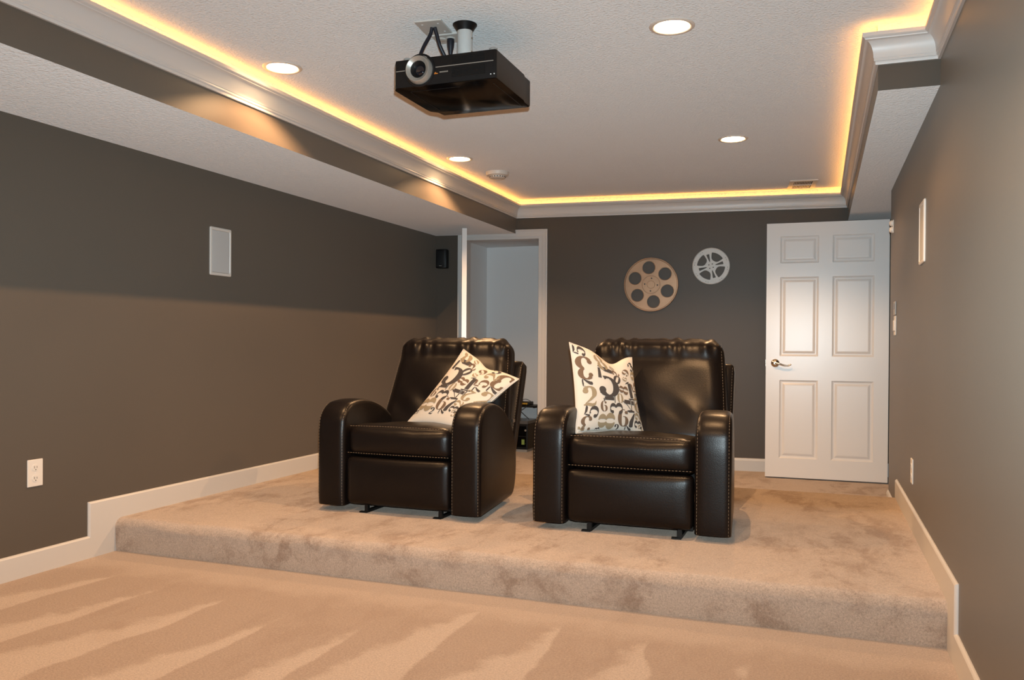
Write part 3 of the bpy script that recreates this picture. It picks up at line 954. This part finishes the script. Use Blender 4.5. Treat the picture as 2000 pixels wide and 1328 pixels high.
    bm = bmesh.new()
    for sg in (-1, 1):
        stitches(bm, [back_frame(sg * (0.3985 - 0.0045 * k / 20), 0.1448, -0.05 + 0.555 * k / 20) for k in range(21)])
    tag(obj('stitching', bm, 'thread', sh), kind='stuff')
    # dark box added underneath to block light; steel rails and hinge brackets
    bm = bmesh.new(); box(bm, -0.29, 0.29, 0.10, 0.62, 0.030, 0.075); obj('underside_blocker', bm, 'black_metal', t)
    for x in (-0.195, 0.235):
        bm = bmesh.new()
        box(bm, x - 0.012, x + 0.012, 0.05, 0.60, 0.0, 0.014)
        box(bm, x - 0.012, x + 0.012, 0.05, 0.062, 0.0, 0.034)
        box(bm, x - 0.034, x + 0.010, 0.030, 0.052, 0.0, 0.007)
        box(bm, x - 0.006, x + 0.012, 0.040, 0.056, 0.004, 0.045)
        obj('base_rail', bm, 'black_metal', t)
    for sg in (-1, 1):
        bm = bmesh.new(); box(bm, sg * 0.412 - 0.008, sg * 0.412 + 0.008, 0.615, 0.650, 0.452, 0.470); obj('hinge_bracket', bm, 'chrome', t)
    return t
CL = (-2.044, 3.835, HP); CR = (-0.8345, 3.85, HP)
rc = make_recliner('dark brown leather recliner on the left, its pillow tipped onto the right armrest', CL)
dup(rc, CR, 'dark brown leather recliner on the right, with a pillow upright against its left side')

# ---------------------------------------------------------------- throw pillows with printed numerals
def arc(cx, cy, rx, ry, a0, a1, wmin, wmax, n=14, peak=None):
    out = []
    for k in range(n + 1):
        t = k / n; a = math.radians(a0 + (a1 - a0) * t)
        wv = wmin + (wmax - wmin) * abs(math.cos(a)) ** 1.3
        out.append((cx + rx * math.cos(a), cy + ry * math.sin(a), wv))
    return out
def disc(cx, cy, r):
    return [(cx - r * math.cos(PI * k / 8), cy, r * math.sin(PI * k / 8)) for k in range(9)]
GLYPH = {
 '0': [arc(0, 0, .20, .44, 100, 260, .01, .10), arc(0, 0, .20, .44, -80, 80, .01, .10)],
 '1': [[(0, -.40, .10), (0, 0, .10), (0, .40, .10)], [(-.24, -.465, .035), (.24, -.465, .035)], [(-.24, .40, .015), (-.11, .44, .05), (.0, .47, .03)]],
 '2': [disc(-.17, .24, .12), arc(0, .17, .21, .27, 150, -40, .03, .11), [(.17, .0, .07), (.02, -.16, .05), (-.2, -.34, .015)],
       [(-.26, -.40, .03), (-.08, -.37, .07), (.10, -.42, .08), (.22, -.36, .05), (.27, -.22, .01)]],
 '3': [disc(-.15, .27, .09), disc(-.17, -.29, .10), arc(.03, .23, .20, .22, 150, -75, .026, .095), arc(.03, -.22, .23, .25, 75, -150, .026, .105)],
 '4': [[(-.28, -.12, .015), (.0, .2, .02), (.13, .45, .03)], [(-.30, -.15, .03), (.30, -.15, .03)], [(.12, .36, .10), (.12, -.1, .10)], [(.12, -.20, .10), (.12, -.40, .10)], [(-.06, -.465, .03), (.30, -.465, .03)]],
 '5': [[(-.22, .44, .02), (-.02, .39, .075), (.16, .41, .08), (.27, .46, .02)], [(-.20, .38, .034), (-.21, .07, .05)], arc(.02, -.16, .24, .29, 122, -150, .028, .105), disc(-.17, -.28, .10)],
 '6': [arc(0, -.02, .22, .44, 70, 285, .012, .11), arc(.02, -.20, .18, .25, 105, -80, .012, .10), disc(.15, .27, .09)],
 '7': [[(-.26, .42, .02), (-.12, .40, .07), (.08, .43, .06), (.25, .42, .05)], [(-.26, .40, .02), (-.26, .22, .015)], [(.24, .34, .03), (.10, .08, .08), (-.02, -.2, .12), (-.04, -.42, .12), (-.03, -.47, .05)]],
 '8': [arc(0, .23, .17, .22, 100, 260, .012, .10), arc(0, .23, .17, .22, 80, -80, .012, .10), arc(0, -.22, .21, .25, 105, 255, .012, .115), arc(0, -.22, .21, .25, 75, -75, .012, .115)],
}
GLYPH['9'] = [[(-x, -y, w_) for x, y, w_ in s] for s in GLYPH['6']]
# (digit, x, y, height, turn, ink) in a 1129 x 1328 sheet whose printed face runs from (140,60)-(900,260) to (160,1240)-(1060,1260)
PRINT = [('2', 180, 135, 110, 90, 2), ('5', 225, 250, 150, 80, 0), ('3', 265, 470, 255, 180, 1), ('7', 268, 655, 125, 90, 0), ('2', 285, 825, 225, 0, 2),
         ('5', 310, 1020, 165, 75, 0), ('3', 272, 1165, 165, 180, 1), ('8', 440, 330, 190, 25, 2), ('5', 495, 605, 380, 0, 0), ('1', 520, 845, 160, 90, 0),
         ('6', 455, 945, 125, 5, 1), ('8', 505, 1130, 225, 90, 2), ('0', 625, 535, 150, -25, 0), ('2', 612, 430, 115, 60, 1), ('8', 715, 692, 150, 80, 1),
         ('3', 618, 980, 175, 90, 0), ('0', 665, 825, 128, 0, 2), ('1', 825, 690, 225, 6, 0), ('4', 800, 900, 205, 90, 0), ('6', 725, 1078, 200, 0, 1),
         ('7', 840, 1085, 195, 0, 0), ('9', 755, 410, 125, 45, 1), ('6', 735, 510, 85, 60, 2), ('3', 840, 320, 120, 30, 0), ('2', 905, 460, 165, 90, 2),
         ('5', 915, 630, 165, 100, 1), ('7', 950, 748, 105, 90, 0), ('2', 945, 880, 175, 180, 2), ('2', 950, 1042, 120, 90, 2), ('3', 955, 1150, 125, 90, 0),
         ('2', 655, 1215, 85, 0, 0), ('7', 810, 1212, 90, 80, 0), ('3', 410, 1235, 60, 90, 0), ('0', 575, 330, 80, 70, 2), ('5', 990, 1195, 90, 20, 2)]
def sheet_uv(x, y):
    fy_ = (y - 160) / (1250 - 160)
    xl = 150 + 10 * fy_; xr = 880 + 175 * fy_
    return 2 * (x - xl) / (xr - xl) - 1, 1 - 2 * fy_

def make_pillow(label, TL, TR, BL, BR, thick, dip, du, dv, clamp=None):
    TL, TR, BL, BR = map(Vector, (TL, TR, BL, BR))
    cen = (TL + TR + BL + BR) / 4
    base = Vector((cen.x, cen.y, min(BL.z, BR.z)))
    ex = ((TR - TL) + (BR - BL)).normalized(); ey = ((TL - BL) + (TR - BR)).normalized()
    nz = ex.cross(ey).normalized()
    if nz.dot(CAM - cen) < 0: nz = -nz
    def surf(u, v, side):
        # edges pulled in between the corners
        uu = u * (1 - 0.075 * (1 - v * v)); vv = v * (1 - 0.060 * (1 - u * u))
        if v > -0.4:
            vv -= dip[0] * math.exp(-((u - dip[1]) / dip[2]) ** 2) * ((v + 0.4) / 1.4) ** 2
        a, b = (uu + 1) / 2, (vv + 1) / 2
        p = BL.lerp(BR, a).lerp(TL.lerp(TR, a), b)
        h = (max(0, 1 - abs(u) ** 2.4) * max(0, 1 - abs(v) ** 2.4)) ** 0.62
        h *= 1 + 0.05 * math.sin(5 * u + 2) * math.sin(4 * v + 1)
        h -= 0.16 * math.exp(-((u - dip[1]) / 0.22) ** 2) * max(0, v) ** 2 * (1 - v * v) * 2
        p = p + nz * (thick * h if side > 0 else -1.35 * thick * h)
        if clamp: p = clamp(p)
        return p - base
    t = thing('throw_pillow', label, 'pillow', base, 0, 'cream pillows printed with numerals')
    n = 40
    bm = bmesh.new()
    T = [math.sin(PI / 2 * (2 * i / n - 1)) * 0.4 + (2 * i / n - 1) * 0.6 for i in range(n + 1)]
    G = {}
    for side in (1, -1):
        for i in range(n + 1):
            for j in range(n + 1):
                if side == -1 and (i in (0, n) or j in (0, n)): G[(i, j, -1)] = G[(i, j, 1)]
                else: G[(i, j, side)] = bm.verts.new(surf(T[i], T[j], side))
        for i in range(n):
            for j in range(n):
                f = [G[(i, j, side)], G[(i + 1, j, side)], G[(i + 1, j + 1, side)], G[(i, j + 1, side)]]
                bm.faces.new(f if side == 1 else f[::-1])
    obj('cover', bm, 'fabric', t, smooth=True)
    # piped seam round the rim
    bm = bmesh.new()
    rim = [(T[i], -1) for i in range(n)] + [(1, T[i]) for i in range(n)] + [(T[n - i], 1) for i in range(n)] + [(-1, T[n - i]) for i in range(n + 1)]
    tube(bm, [surf(u, v, 1) for u, v in rim], 0.0022, 6)
    obj('seam', bm, 'fabric', t, smooth=True)
    # numerals, laid on the front
    bm = bmesh.new()
    asp = ((TR - TL).length + (BR - BL).length) / ((TL - BL).length + (TR - BR).length)
    for d, px, py, hh, rot, ink in PRINT:
        u0, v0 = sheet_uv(px, py)
        u0 += du; v0 += dv
        if u0 > 1: u0 -= 2
        if u0 < -1: u0 += 2
        if v0 > 1: v0 -= 2
        if v0 < -1: v0 += 2
        sv = 2 * hh * 1.20 / 1090; ca, sa = math.cos(math.radians(rot)), math.sin(math.radians(rot))
        def put(gx, gy):
            gx, gy = gx * 1.15, gy
            x = (gx * ca - gy * sa) * sv / asp * 0.98; y = (gx * sa + gy * ca) * sv
            u, v = u0 + x, v0 + y
            inside = abs(u) < 0.965 and abs(v) < 0.965
            u = max(-0.965, min(0.965, u)); v = max(-0.965, min(0.965, v))
            e = 0.01
            p = surf(u, v, 1)
            nn = (surf(u + e, v, 1) - surf(u - e, v, 1)).cross(surf(u, v + e, 1) - surf(u, v - e, 1))
            if nn.dot(nz) < 0: nn = -nn
            if nn.length < 1e-12: nn = nz.copy()
            return p + nn.normalized() * 0.0016, inside
        for strip in GLYPH[d]:
            # densify
            pts = []
            for a, b in zip(strip[:-1], strip[1:]):
                m = max(1, int(math.hypot(b[0] - a[0], b[1] - a[1]) / 0.07))
                for k in range(m): pts.append(tuple(a[i] + (b[i] - a[i]) * k / m for i in range(3)))
            pts.append(strip[-1])
            prev = None
            for i, (x, y, wd) in enumerate(pts):
                a = pts[max(i - 1, 0)]; b = pts[min(i + 1, len(pts) - 1)]
                tx, ty = b[0] - a[0], b[1] - a[1]; l = math.hypot(tx, ty) or 1
                nx_, ny_ = -ty / l, tx / l
                row = [put(x + nx_ * wd * s, y + ny_ * wd * s) for s in (-1, -0.33, 0.33, 1)]
                vs = [bm.verts.new(r[0]) for r in row]; ok = any(r[1] for r in row)
                if prev and (ok or prev[1]):
                    for q in range(3):
                        f = bm.faces.new((prev[0][q], prev[0][q + 1], vs[q + 1], vs[q])); f.material_index = ink
                prev = (vs, ok)
    o = obj('number_print', bm, ['ink_dark', 'ink_brown', 'ink_khaki'], t)
    return t
SEATZ = HP + 0.458
def clampL(p):
    p = p.copy()
    lim = CL[0] + 0.300
    zl = p.z - HP
    if zl < 0.575 and p.x > lim: p.x = lim + (p.x - lim) * 0.08
    return p
make_pillow('cream numeral pillow tipped diagonally in the left recliner, over its right armrest',
            (-1.945, 4.48, 1.031), (-1.564, 4.38, 0.869), (-2.211, 4.28, 0.606), (-1.780, 4.10, 0.603), 0.060, (0.10, 0.05, 0.30), -0.42, 0.22, clampL)
make_pillow('cream numeral pillow standing upright at the left side of the right recliner',
            (-1.209, 4.15, 1.074), (-0.948, 4.46, 0.997), (-1.137, 4.03, 0.619), (-0.857, 4.35, 0.595), 0.058, (0.26, 0.25, 0.42), 0.0, 0.0)

# ---------------------------------------------------------------- film reels on the back wall
def wall_root(name, label, cat, x, z, off=0.0):
    return thing(name, label, cat, (x + math.sin(BANG) * off, yb(x) - math.cos(BANG) * off, z), BANG)
def plate_with_holes(bm, R, holes, y0, y1, seg=72):
    """disc in the local x-z plane with holes (lists of (x, z) loops)"""
    loops = [[(R * math.cos(2 * PI * k / seg), R * math.sin(2 * PI * k / seg)) for k in range(seg)]] + holes
    vsF = []; eds = []
    for lp in loops:
        vs = [bm.verts.new((x, y0, z)) for x, z in lp]; vsF.append(vs)
        eds += [bm.edges.new((vs[k], vs[(k + 1) % len(vs)])) for k in range(len(vs))]
    r = bmesh.ops.triangle_fill(bm, edges=eds, use_beauty=True)
    front = [g for g in r['geom'] if isinstance(g, bmesh.types.BMFace)]
    # triangle_fill keeps holes empty; drop any face that landed inside one
    def inside(pt, lp):
        c = False; n = len(lp); j = n - 1
        for i in range(n):
            if (lp[i][1] > pt[1]) != (lp[j][1] > pt[1]) and pt[0] < (lp[j][0] - lp[i][0]) * (pt[1] - lp[i][1]) / (lp[j][1] - lp[i][1]) + lp[i][0]: c = not c
            j = i
        return c
    bad = []
    for f in front:
        c = f.calc_center_median()
        if any(inside((c.x, c.z), lp) for lp in holes): bad.append(f)
    if bad: bmesh.ops.delete(bm, geom=bad, context='FACES_ONLY'); front = [f for f in front if f.is_valid]
    ex = bmesh.ops.extrude_face_region(bm, geom=front)
    for g in ex['geom']:
        if isinstance(g, bmesh.types.BMVert): g.co.y = y1
def circ(cx, cz, r, n=28): return [(cx + r * math.cos(2 * PI * k / n), cz + r * math.sin(2 * PI * k / n)) for k in range(n)]
MY = Matrix.Rotation(PI / 2, 4, 'X')          # z axis -> -y (out of the wall)

t = wall_root('film_reel', 'large bronze film reel with six round holes on the back wall', 'film reel', -1.378, 1.588, 0.003)
t['group'] = 'decorative film reels'
Rg = 0.229
holes = [circ(0.150 * math.cos(math.radians(98 + 60 * k)), 0.150 * math.sin(math.radians(98 + 60 * k)), 0.0535) for k in range(6)]
hubh = [circ(0.055 * math.cos(math.radians(a)), 0.055 * math.sin(math.radians(a)), 0.0065, 12) for a in (85, 175, 265, 355)]
bm = bmesh.new(); plate_with_holes(bm, Rg, holes + hubh, -0.016, -0.010); obj('disc', bm, 'bronze', t, smooth=True, angle=30)
bm = bmesh.new(); lathe(bm, [(0.2225, 0.0), (0.2345, 0.0), (0.2345, 0.026), (0.231, 0.030), (0.226, 0.030), (0.2225, 0.026), (0.2225, 0.0)], MY, 72); obj('rim', bm, 'bronze', t, smooth=True, angle=35)
for k in range(6):
    a = math.radians(98 + 60 * k)
    bm = bmesh.new(); lathe(bm, [(0.0535, 0.008), (0.0535, 0.0185), (0.0560, 0.0190), (0.0575, 0.0165)], Matrix.Translation((0.150 * math.cos(a), 0, 0.150 * math.sin(a))) @ MY, 28); obj('hole_lip', bm, 'bronze', t, smooth=True, angle=35)
bm = bmesh.new(); lathe(bm, [(0.080, 0.0158), (0.0785, 0.0178), (0.0755, 0.0178), (0.074, 0.0158)], MY, 48); obj('hub_ring', bm, 'bronze', t, smooth=True, angle=35)
bm = bmesh.new(); lathe(bm, [(0.034, 0.0), (0.034, 0.020), (0.032, 0.0225), (0, 0.0225)], MY, 36); obj('hub', bm, 'bronze', t, smooth=True, angle=35)

t = wall_root('film_reel', 'small white film reel with wide and narrow cutouts on the back wall', 'film reel', -0.874, 1.740, 0.003)
t['group'] = 'decorative film reels'
Rw = 0.1545
def wedge(a0, a1, r0, r1, rd, flat=True):
    """rounded ring-sector outline between two angles (deg)"""
    pts = []
    for k in range(9):
        a = math.radians(a0 + (a1 - a0) * k / 8); pts.append((r1 * math.cos(a), r1 * math.sin(a)))
    for a in ((a1, a0) if r0 > 0.02 else ((a0 + a1) / 2,)):
        a = math.radians(a); pts.append((r0 * math.cos(a), r0 * math.sin(a)))
    # corner rounding by repeated cutting
    for _ in range(2):
        n = len(pts); new = []
        for i in range(n):
            p, q = pts[i], pts[(i + 1) % n]
            new.append((p[0] * 0.8 + q[0] * 0.2, p[1] * 0.8 + q[1] * 0.2)); new.append((p[0] * 0.2 + q[0] * 0.8, p[1] * 0.2 + q[1] * 0.8))
        pts = new
    return pts
holes = []
for k in range(4):
    base_a = 62 + 90 * k
    holes.append(wedge(base_a - 30, base_a + 26, 0.056, 0.117, 0.01))
    nb = base_a - 46
    holes.append([(x, z) for x, z in wedge(nb - 7.5, nb + 7.5, 0.019, 0.104, 0.01)])
holes += [circ(0.021 * math.cos(math.radians(a)), 0.021 * math.sin(math.radians(a)), 0.0052, 10) for a in (60, 150, 240, 330)]
bm = bmesh.new(); plate_with_holes(bm, Rw - 0.002, holes, -0.014, -0.009); obj('disc', bm, 'reel_white', t, smooth=True, angle=30)
bm = bmesh.new(); lathe(bm, [(0.150, 0.0), (0.1565, 0.0), (0.1565, 0.019), (0.154, 0.022), (0.150, 0.019), (0.150, 0.0)], MY, 64); obj('rim', bm, 'reel_white', t, smooth=True, angle=35)
bm = bmesh.new()
for a0 in (20, 120, 165, 205, 250, 300, 345):
    for da in (0, 8):
        tube(bm, [(0.138 * math.cos(math.radians(a0 + da + k * 1.6)), -0.0143, 0.138 * math.sin(math.radians(a0 + da + k * 1.6))) for k in range(4)], 0.0012, 4)
tag(obj('groove_marks', bm, 'slot', t), kind='stuff')

# ---------------------------------------------------------------- wall speakers, outlets, switches
def inwall_speaker(label, loc, rz):
    t = thing('wall_speaker', label, 'speaker', loc, rz, 'white in-wall speakers')
    # local: x along the wall, -y out of it
    W2, H2 = 0.0935, 0.142; wi, hi = 0.078, 0.124
    bm = bmesh.new()
    R = [((W2, H2), -0.0005), ((W2, H2), -0.006), ((W2 - 0.004, H2 - 0.004), -0.009), ((wi + 0.003, hi + 0.003), -0.009), ((wi, hi), -0.005), ((wi, hi), -0.0005)]
    rings = []
    def rr(wv, hv, r=0.008):
        out = []
        for cx_, cz_, a0 in ((wv - r, hv - r, 0), (-wv + r, hv - r, 90), (-wv + r, -hv + r, 180), (wv - r, -hv + r, 270)):
            for k in range(4):
                a = math.radians(a0 + 30 * k); out.append((cx_ + r * math.cos(a), cz_ + r * math.sin(a)))
        return out
    for (wv, hv), y in R: rings.append([bm.verts.new((x, y, z)) for x, z in rr(wv, hv)])
    for a, b in zip(rings, rings[1:] + rings[:1]):
        for k in range(16): bm.faces.new((a[k], a[(k + 1) % 16], b[(k + 1) % 16], b[k]))
    obj('frame', bm, 'plastic_white', t)
    bm = pbox(wi - 0.0008, 0.0025, hi - 0.0008, 0.002, 6, (0, 0.0006, 0))
    for v in bm.verts: v.co.y -= 0.0045
    obj('grille', bm, 'grille', t, smooth=True, angle=40)
    return t
inwall_speaker('white rectangular in-wall speaker on the left wall', (XL, 4.079, 1.601), PI / 2)
inwall_speaker('white rectangular in-wall speaker on the right wall', (XR, 4.242, 1.585), -PI / 2)

def outlet(label, loc, rz):
    t = thing('wall_outlet', label, 'outlet', loc, rz, 'white duplex outlets on the walls')
    bm = rbox(-0.040, 0.040, -0.0065, 0, -0.062, 0.062, 0.003, 2); obj('plate', bm, 'plastic_white', t)
    for z in (-0.0245, 0.0245):
        bm = bmesh.new()
        out = []
        for k in range(28):
            a = 2 * PI * k / 28; x, zz = 0.0175 * math.cos(a), 0.0175 * math.sin(a)
            out.append((x, z + max(-0.0145, min(0.0145, zz))))
        prism(bm, out, 'y', -0.0085, -0.006); r = obj('receptacle', bm, 'plastic_white', t)
        for x, hh in ((-0.0065, 0.0045), (0.0065, 0.0036)):
            bm = bmesh.new(); box(bm, x - 0.0011, x + 0.0011, -0.0088, -0.0084, z + 0.001 - hh, z + 0.003 + hh); obj('slot', bm, 'slot', r)
        bm = bmesh.new(); lathe(bm, [(0.0026, 0.0084), (0.0026, 0.0088), (0, 0.0088)], Matrix.Translation((0, 0, z - 0.009)) @ MY, 10); obj('ground_hole', bm, 'slot', r)
    bm = bmesh.new(); lathe(bm, [(0.0030, 0.0063), (0.0030, 0.0072), (0, 0.0076)], MY, 12); obj('screw', bm, 'led', t)
    return t
outlet('white duplex outlet low on the left wall', (XL, 2.824, 0.461), PI / 2)
outlet('white duplex outlet low on the right wall', (XR, 4.597, 0.444), -PI / 2)

t = thing('light_switch', 'white rocker switch plate on the right wall near the door', 'switch', (XR, 5.665, 1.192), -PI / 2)
bm = rbox(-0.058, 0.058, -0.0065, 0, -0.060, 0.060, 0.003, 2); obj('plate', bm, 'plastic_white', t)
for x in (-0.023, 0.023):
    bm = rbox(x - 0.016, x + 0.016, -0.013, -0.004, -0.033, 0.033, 0.003, 2); obj('rocker', bm, 'plastic_white', t)
t = thing('wall_control', 'small grey control panel just above the light switch', 'control panel', (XR, 5.665, 1.299), -PI / 2)
bm = rbox(-0.045, 0.045, -0.010, 0, -0.042, 0.042, 0.003, 2); obj('case', bm, 'grey_plastic', t)
bm = rbox(-0.030, 0.030, -0.0115, -0.0095, -0.005, 0.030, 0.0006, 1); obj('display', bm, 'lcd', t)
t = thing('motion_sensor', 'tiny white two-lobed sensor high on the right wall by the door', 'sensor', (XR, 5.885, 1.832), -PI / 2)
bm = rbox(-0.020, 0.020, -0.006, 0, -0.042, 0.042, 0.004, 2); obj('mounting_plate', bm, 'plastic_white', t)
for z in (-0.021, 0.021):
    bm = bmesh.new(); lathe(bm, [(0.0195, 0.005), (0.0195, 0.014), (0.015, 0.022), (0.007, 0.026), (0, 0.027)], Matrix.Translation((0, 0, z)) @ MY, 20); obj('lobe', bm, 'plastic_white', t, smooth=True, angle=40)

# small black satellite speaker in the back left corner
t = wall_root('satellite_speaker', 'small black satellite speaker high in the back left corner', 'speaker', -3.275, 1.845, 0.0)
bm = bmesh.new()
prism(bm, [(-0.046, -0.005), (0.046, -0.005), (0.056, -0.055), (0.050, -0.088), (0.028, -0.100), (-0.028, -0.100), (-0.050, -0.088), (-0.056, -0.055)], 'z', -0.086, 0.086)
bmesh.ops.recalc_face_normals(bm, faces=bm.faces)
bmesh.ops.bevel(bm, geom=[e for e in bm.edges if abs(e.verts[0].co.z - e.verts[1].co.z) < 1e-6], offset=0.006, segments=2, profile=0.5, affect='EDGES')
obj('cabinet', bm, 'black', t, smooth=True, angle=30)
bm = pbox(0.044, 0.003, 0.076, 0.002, 6, (0, 0.004, 0))
for v in bm.verts: v.co.y -= 0.101
obj('grille', bm, 'black', t, smooth=True, angle=40)
bm = bmesh.new(); box(bm, -0.012, 0.012, -0.1068, -0.104, -0.070, -0.066); obj('badge', bm, 'silver', t)
bm = bmesh.new(); box(bm, -0.015, 0.015, -0.006, 0.0, -0.03, 0.03); obj('bracket', bm, 'black_metal', t)

# ---------------------------------------------------------------- equipment in the closet
t = thing('equipment_cabinet', 'black equipment cabinet with a grey top on the closet floor', 'cabinet', (-2.88, 7.93, 0.0))
bm = rbox(-0.20, 0.20, -0.17, 0.17, 0.025, 0.275, 0.006, 2); obj('body', bm, 'black', t)
bm = rbox(-0.205, 0.205, -0.175, 0.175, 0.275, 0.305, 0.004, 1); obj('top', bm, 'lcd', t)
bm = bmesh.new(); box(bm, -0.195, 0.195, -0.165, 0.165, 0.0, 0.025); obj('plinth', bm, 'grey_plastic', t)
for z0, z1 in ((0.05, 0.15), (0.16, 0.255)):
    bm = rbox(-0.185, 0.185, -0.176, -0.168, z0, z1, 0.003, 1); obj('front_panel', bm, 'black_gloss', t)
bm = bmesh.new(); box(bm, 0.142, 0.172, -0.1785, -0.1755, 0.075, 0.125); obj('label', bm, 'green', t)
bm = bmesh.new(); lathe(bm, [(0.010, 0.175), (0.010, 0.181), (0, 0.181)], Matrix.Translation((0.182, 0, 0.215)) @ MY, 14); obj('knob', bm, 'silver', t)
bm = bmesh.new(); box(bm, 0.180, 0.183, -0.1785, -0.1755, 0.083, 0.086); obj('indicator', bm, 'green', t)

t = thing('wall_shelf', 'small black shelf on the closet back wall, above the cabinet', 'shelf', (-2.82, CYB, 0.43))
bm = rbox(-0.22, 0.18, -0.20, 0, 0, 0.018, 0.003, 1); obj('board', bm, 'black', t)
for x in (-0.17, 0.13):
    bm = bmesh.new(); prism(bm, [(-0.012, -0.09), (0, -0.09), (0, 0.0), (-0.14, 0.0), (-0.14, -0.010), (-0.012, -0.012)], 'x', x - 0.008, x + 0.008); obj('bracket', bm, 'black_metal', t)
t = thing('router', 'flat black router on the closet shelf with yellow plugs', 'router', (-2.84, CYB - 0.10, 0.448))
bm = rbox(-0.11, 0.11, -0.07, 0.07, 0, 0.032, 0.006, 2); obj('case', bm, 'black', t)
for k in range(4):
    bm = rbox(0.012 + k * 0.022, 0.030 + k * 0.022, -0.092, -0.068, 0.008, 0.024, 0.002, 1); obj('plug', bm, 'yellow', t)
t = thing('power_adapter', 'black power adapter lying on top of the router', 'adapter', (-2.87, CYB - 0.10, 0.480))
bm = rbox(-0.045, 0.045, -0.03, 0.03, 0, 0.034, 0.005, 2)
for v in bm.verts: v.co = Matrix.Rotation(0.4, 3, 'Z') @ v.co
obj('body', bm, 'black', t)
bm = bmesh.new(); tube(bm, smooth_path([(0.04, 0.015, 0.018), (0.08, 0.02, 0.022), (0.115, 0.03, 0.006), (0.135, 0.0, 0.0)], 6), 0.003, 6); obj('lead', bm, 'cable', t)
yc = CYB - 0.235
cable('thin black lead falling left from the closet shelf to the cabinet', [(-2.735, yc + 0.02, 0.45), (-2.76, yc, 0.42), (-2.84, yc, 0.37), (-2.895, yc + 0.02, 0.34), (-2.88, yc + 0.05, 0.312)], 0.0035)
yc -= 0.03
cable('thin black lead falling right from the closet shelf behind the chair', [(-2.83, yc + 0.02, 0.45), (-2.82, yc, 0.425), (-2.77, yc, 0.38), (-2.72, yc + 0.02, 0.33), (-2.715, yc + 0.05, 0.312)], 0.0035)
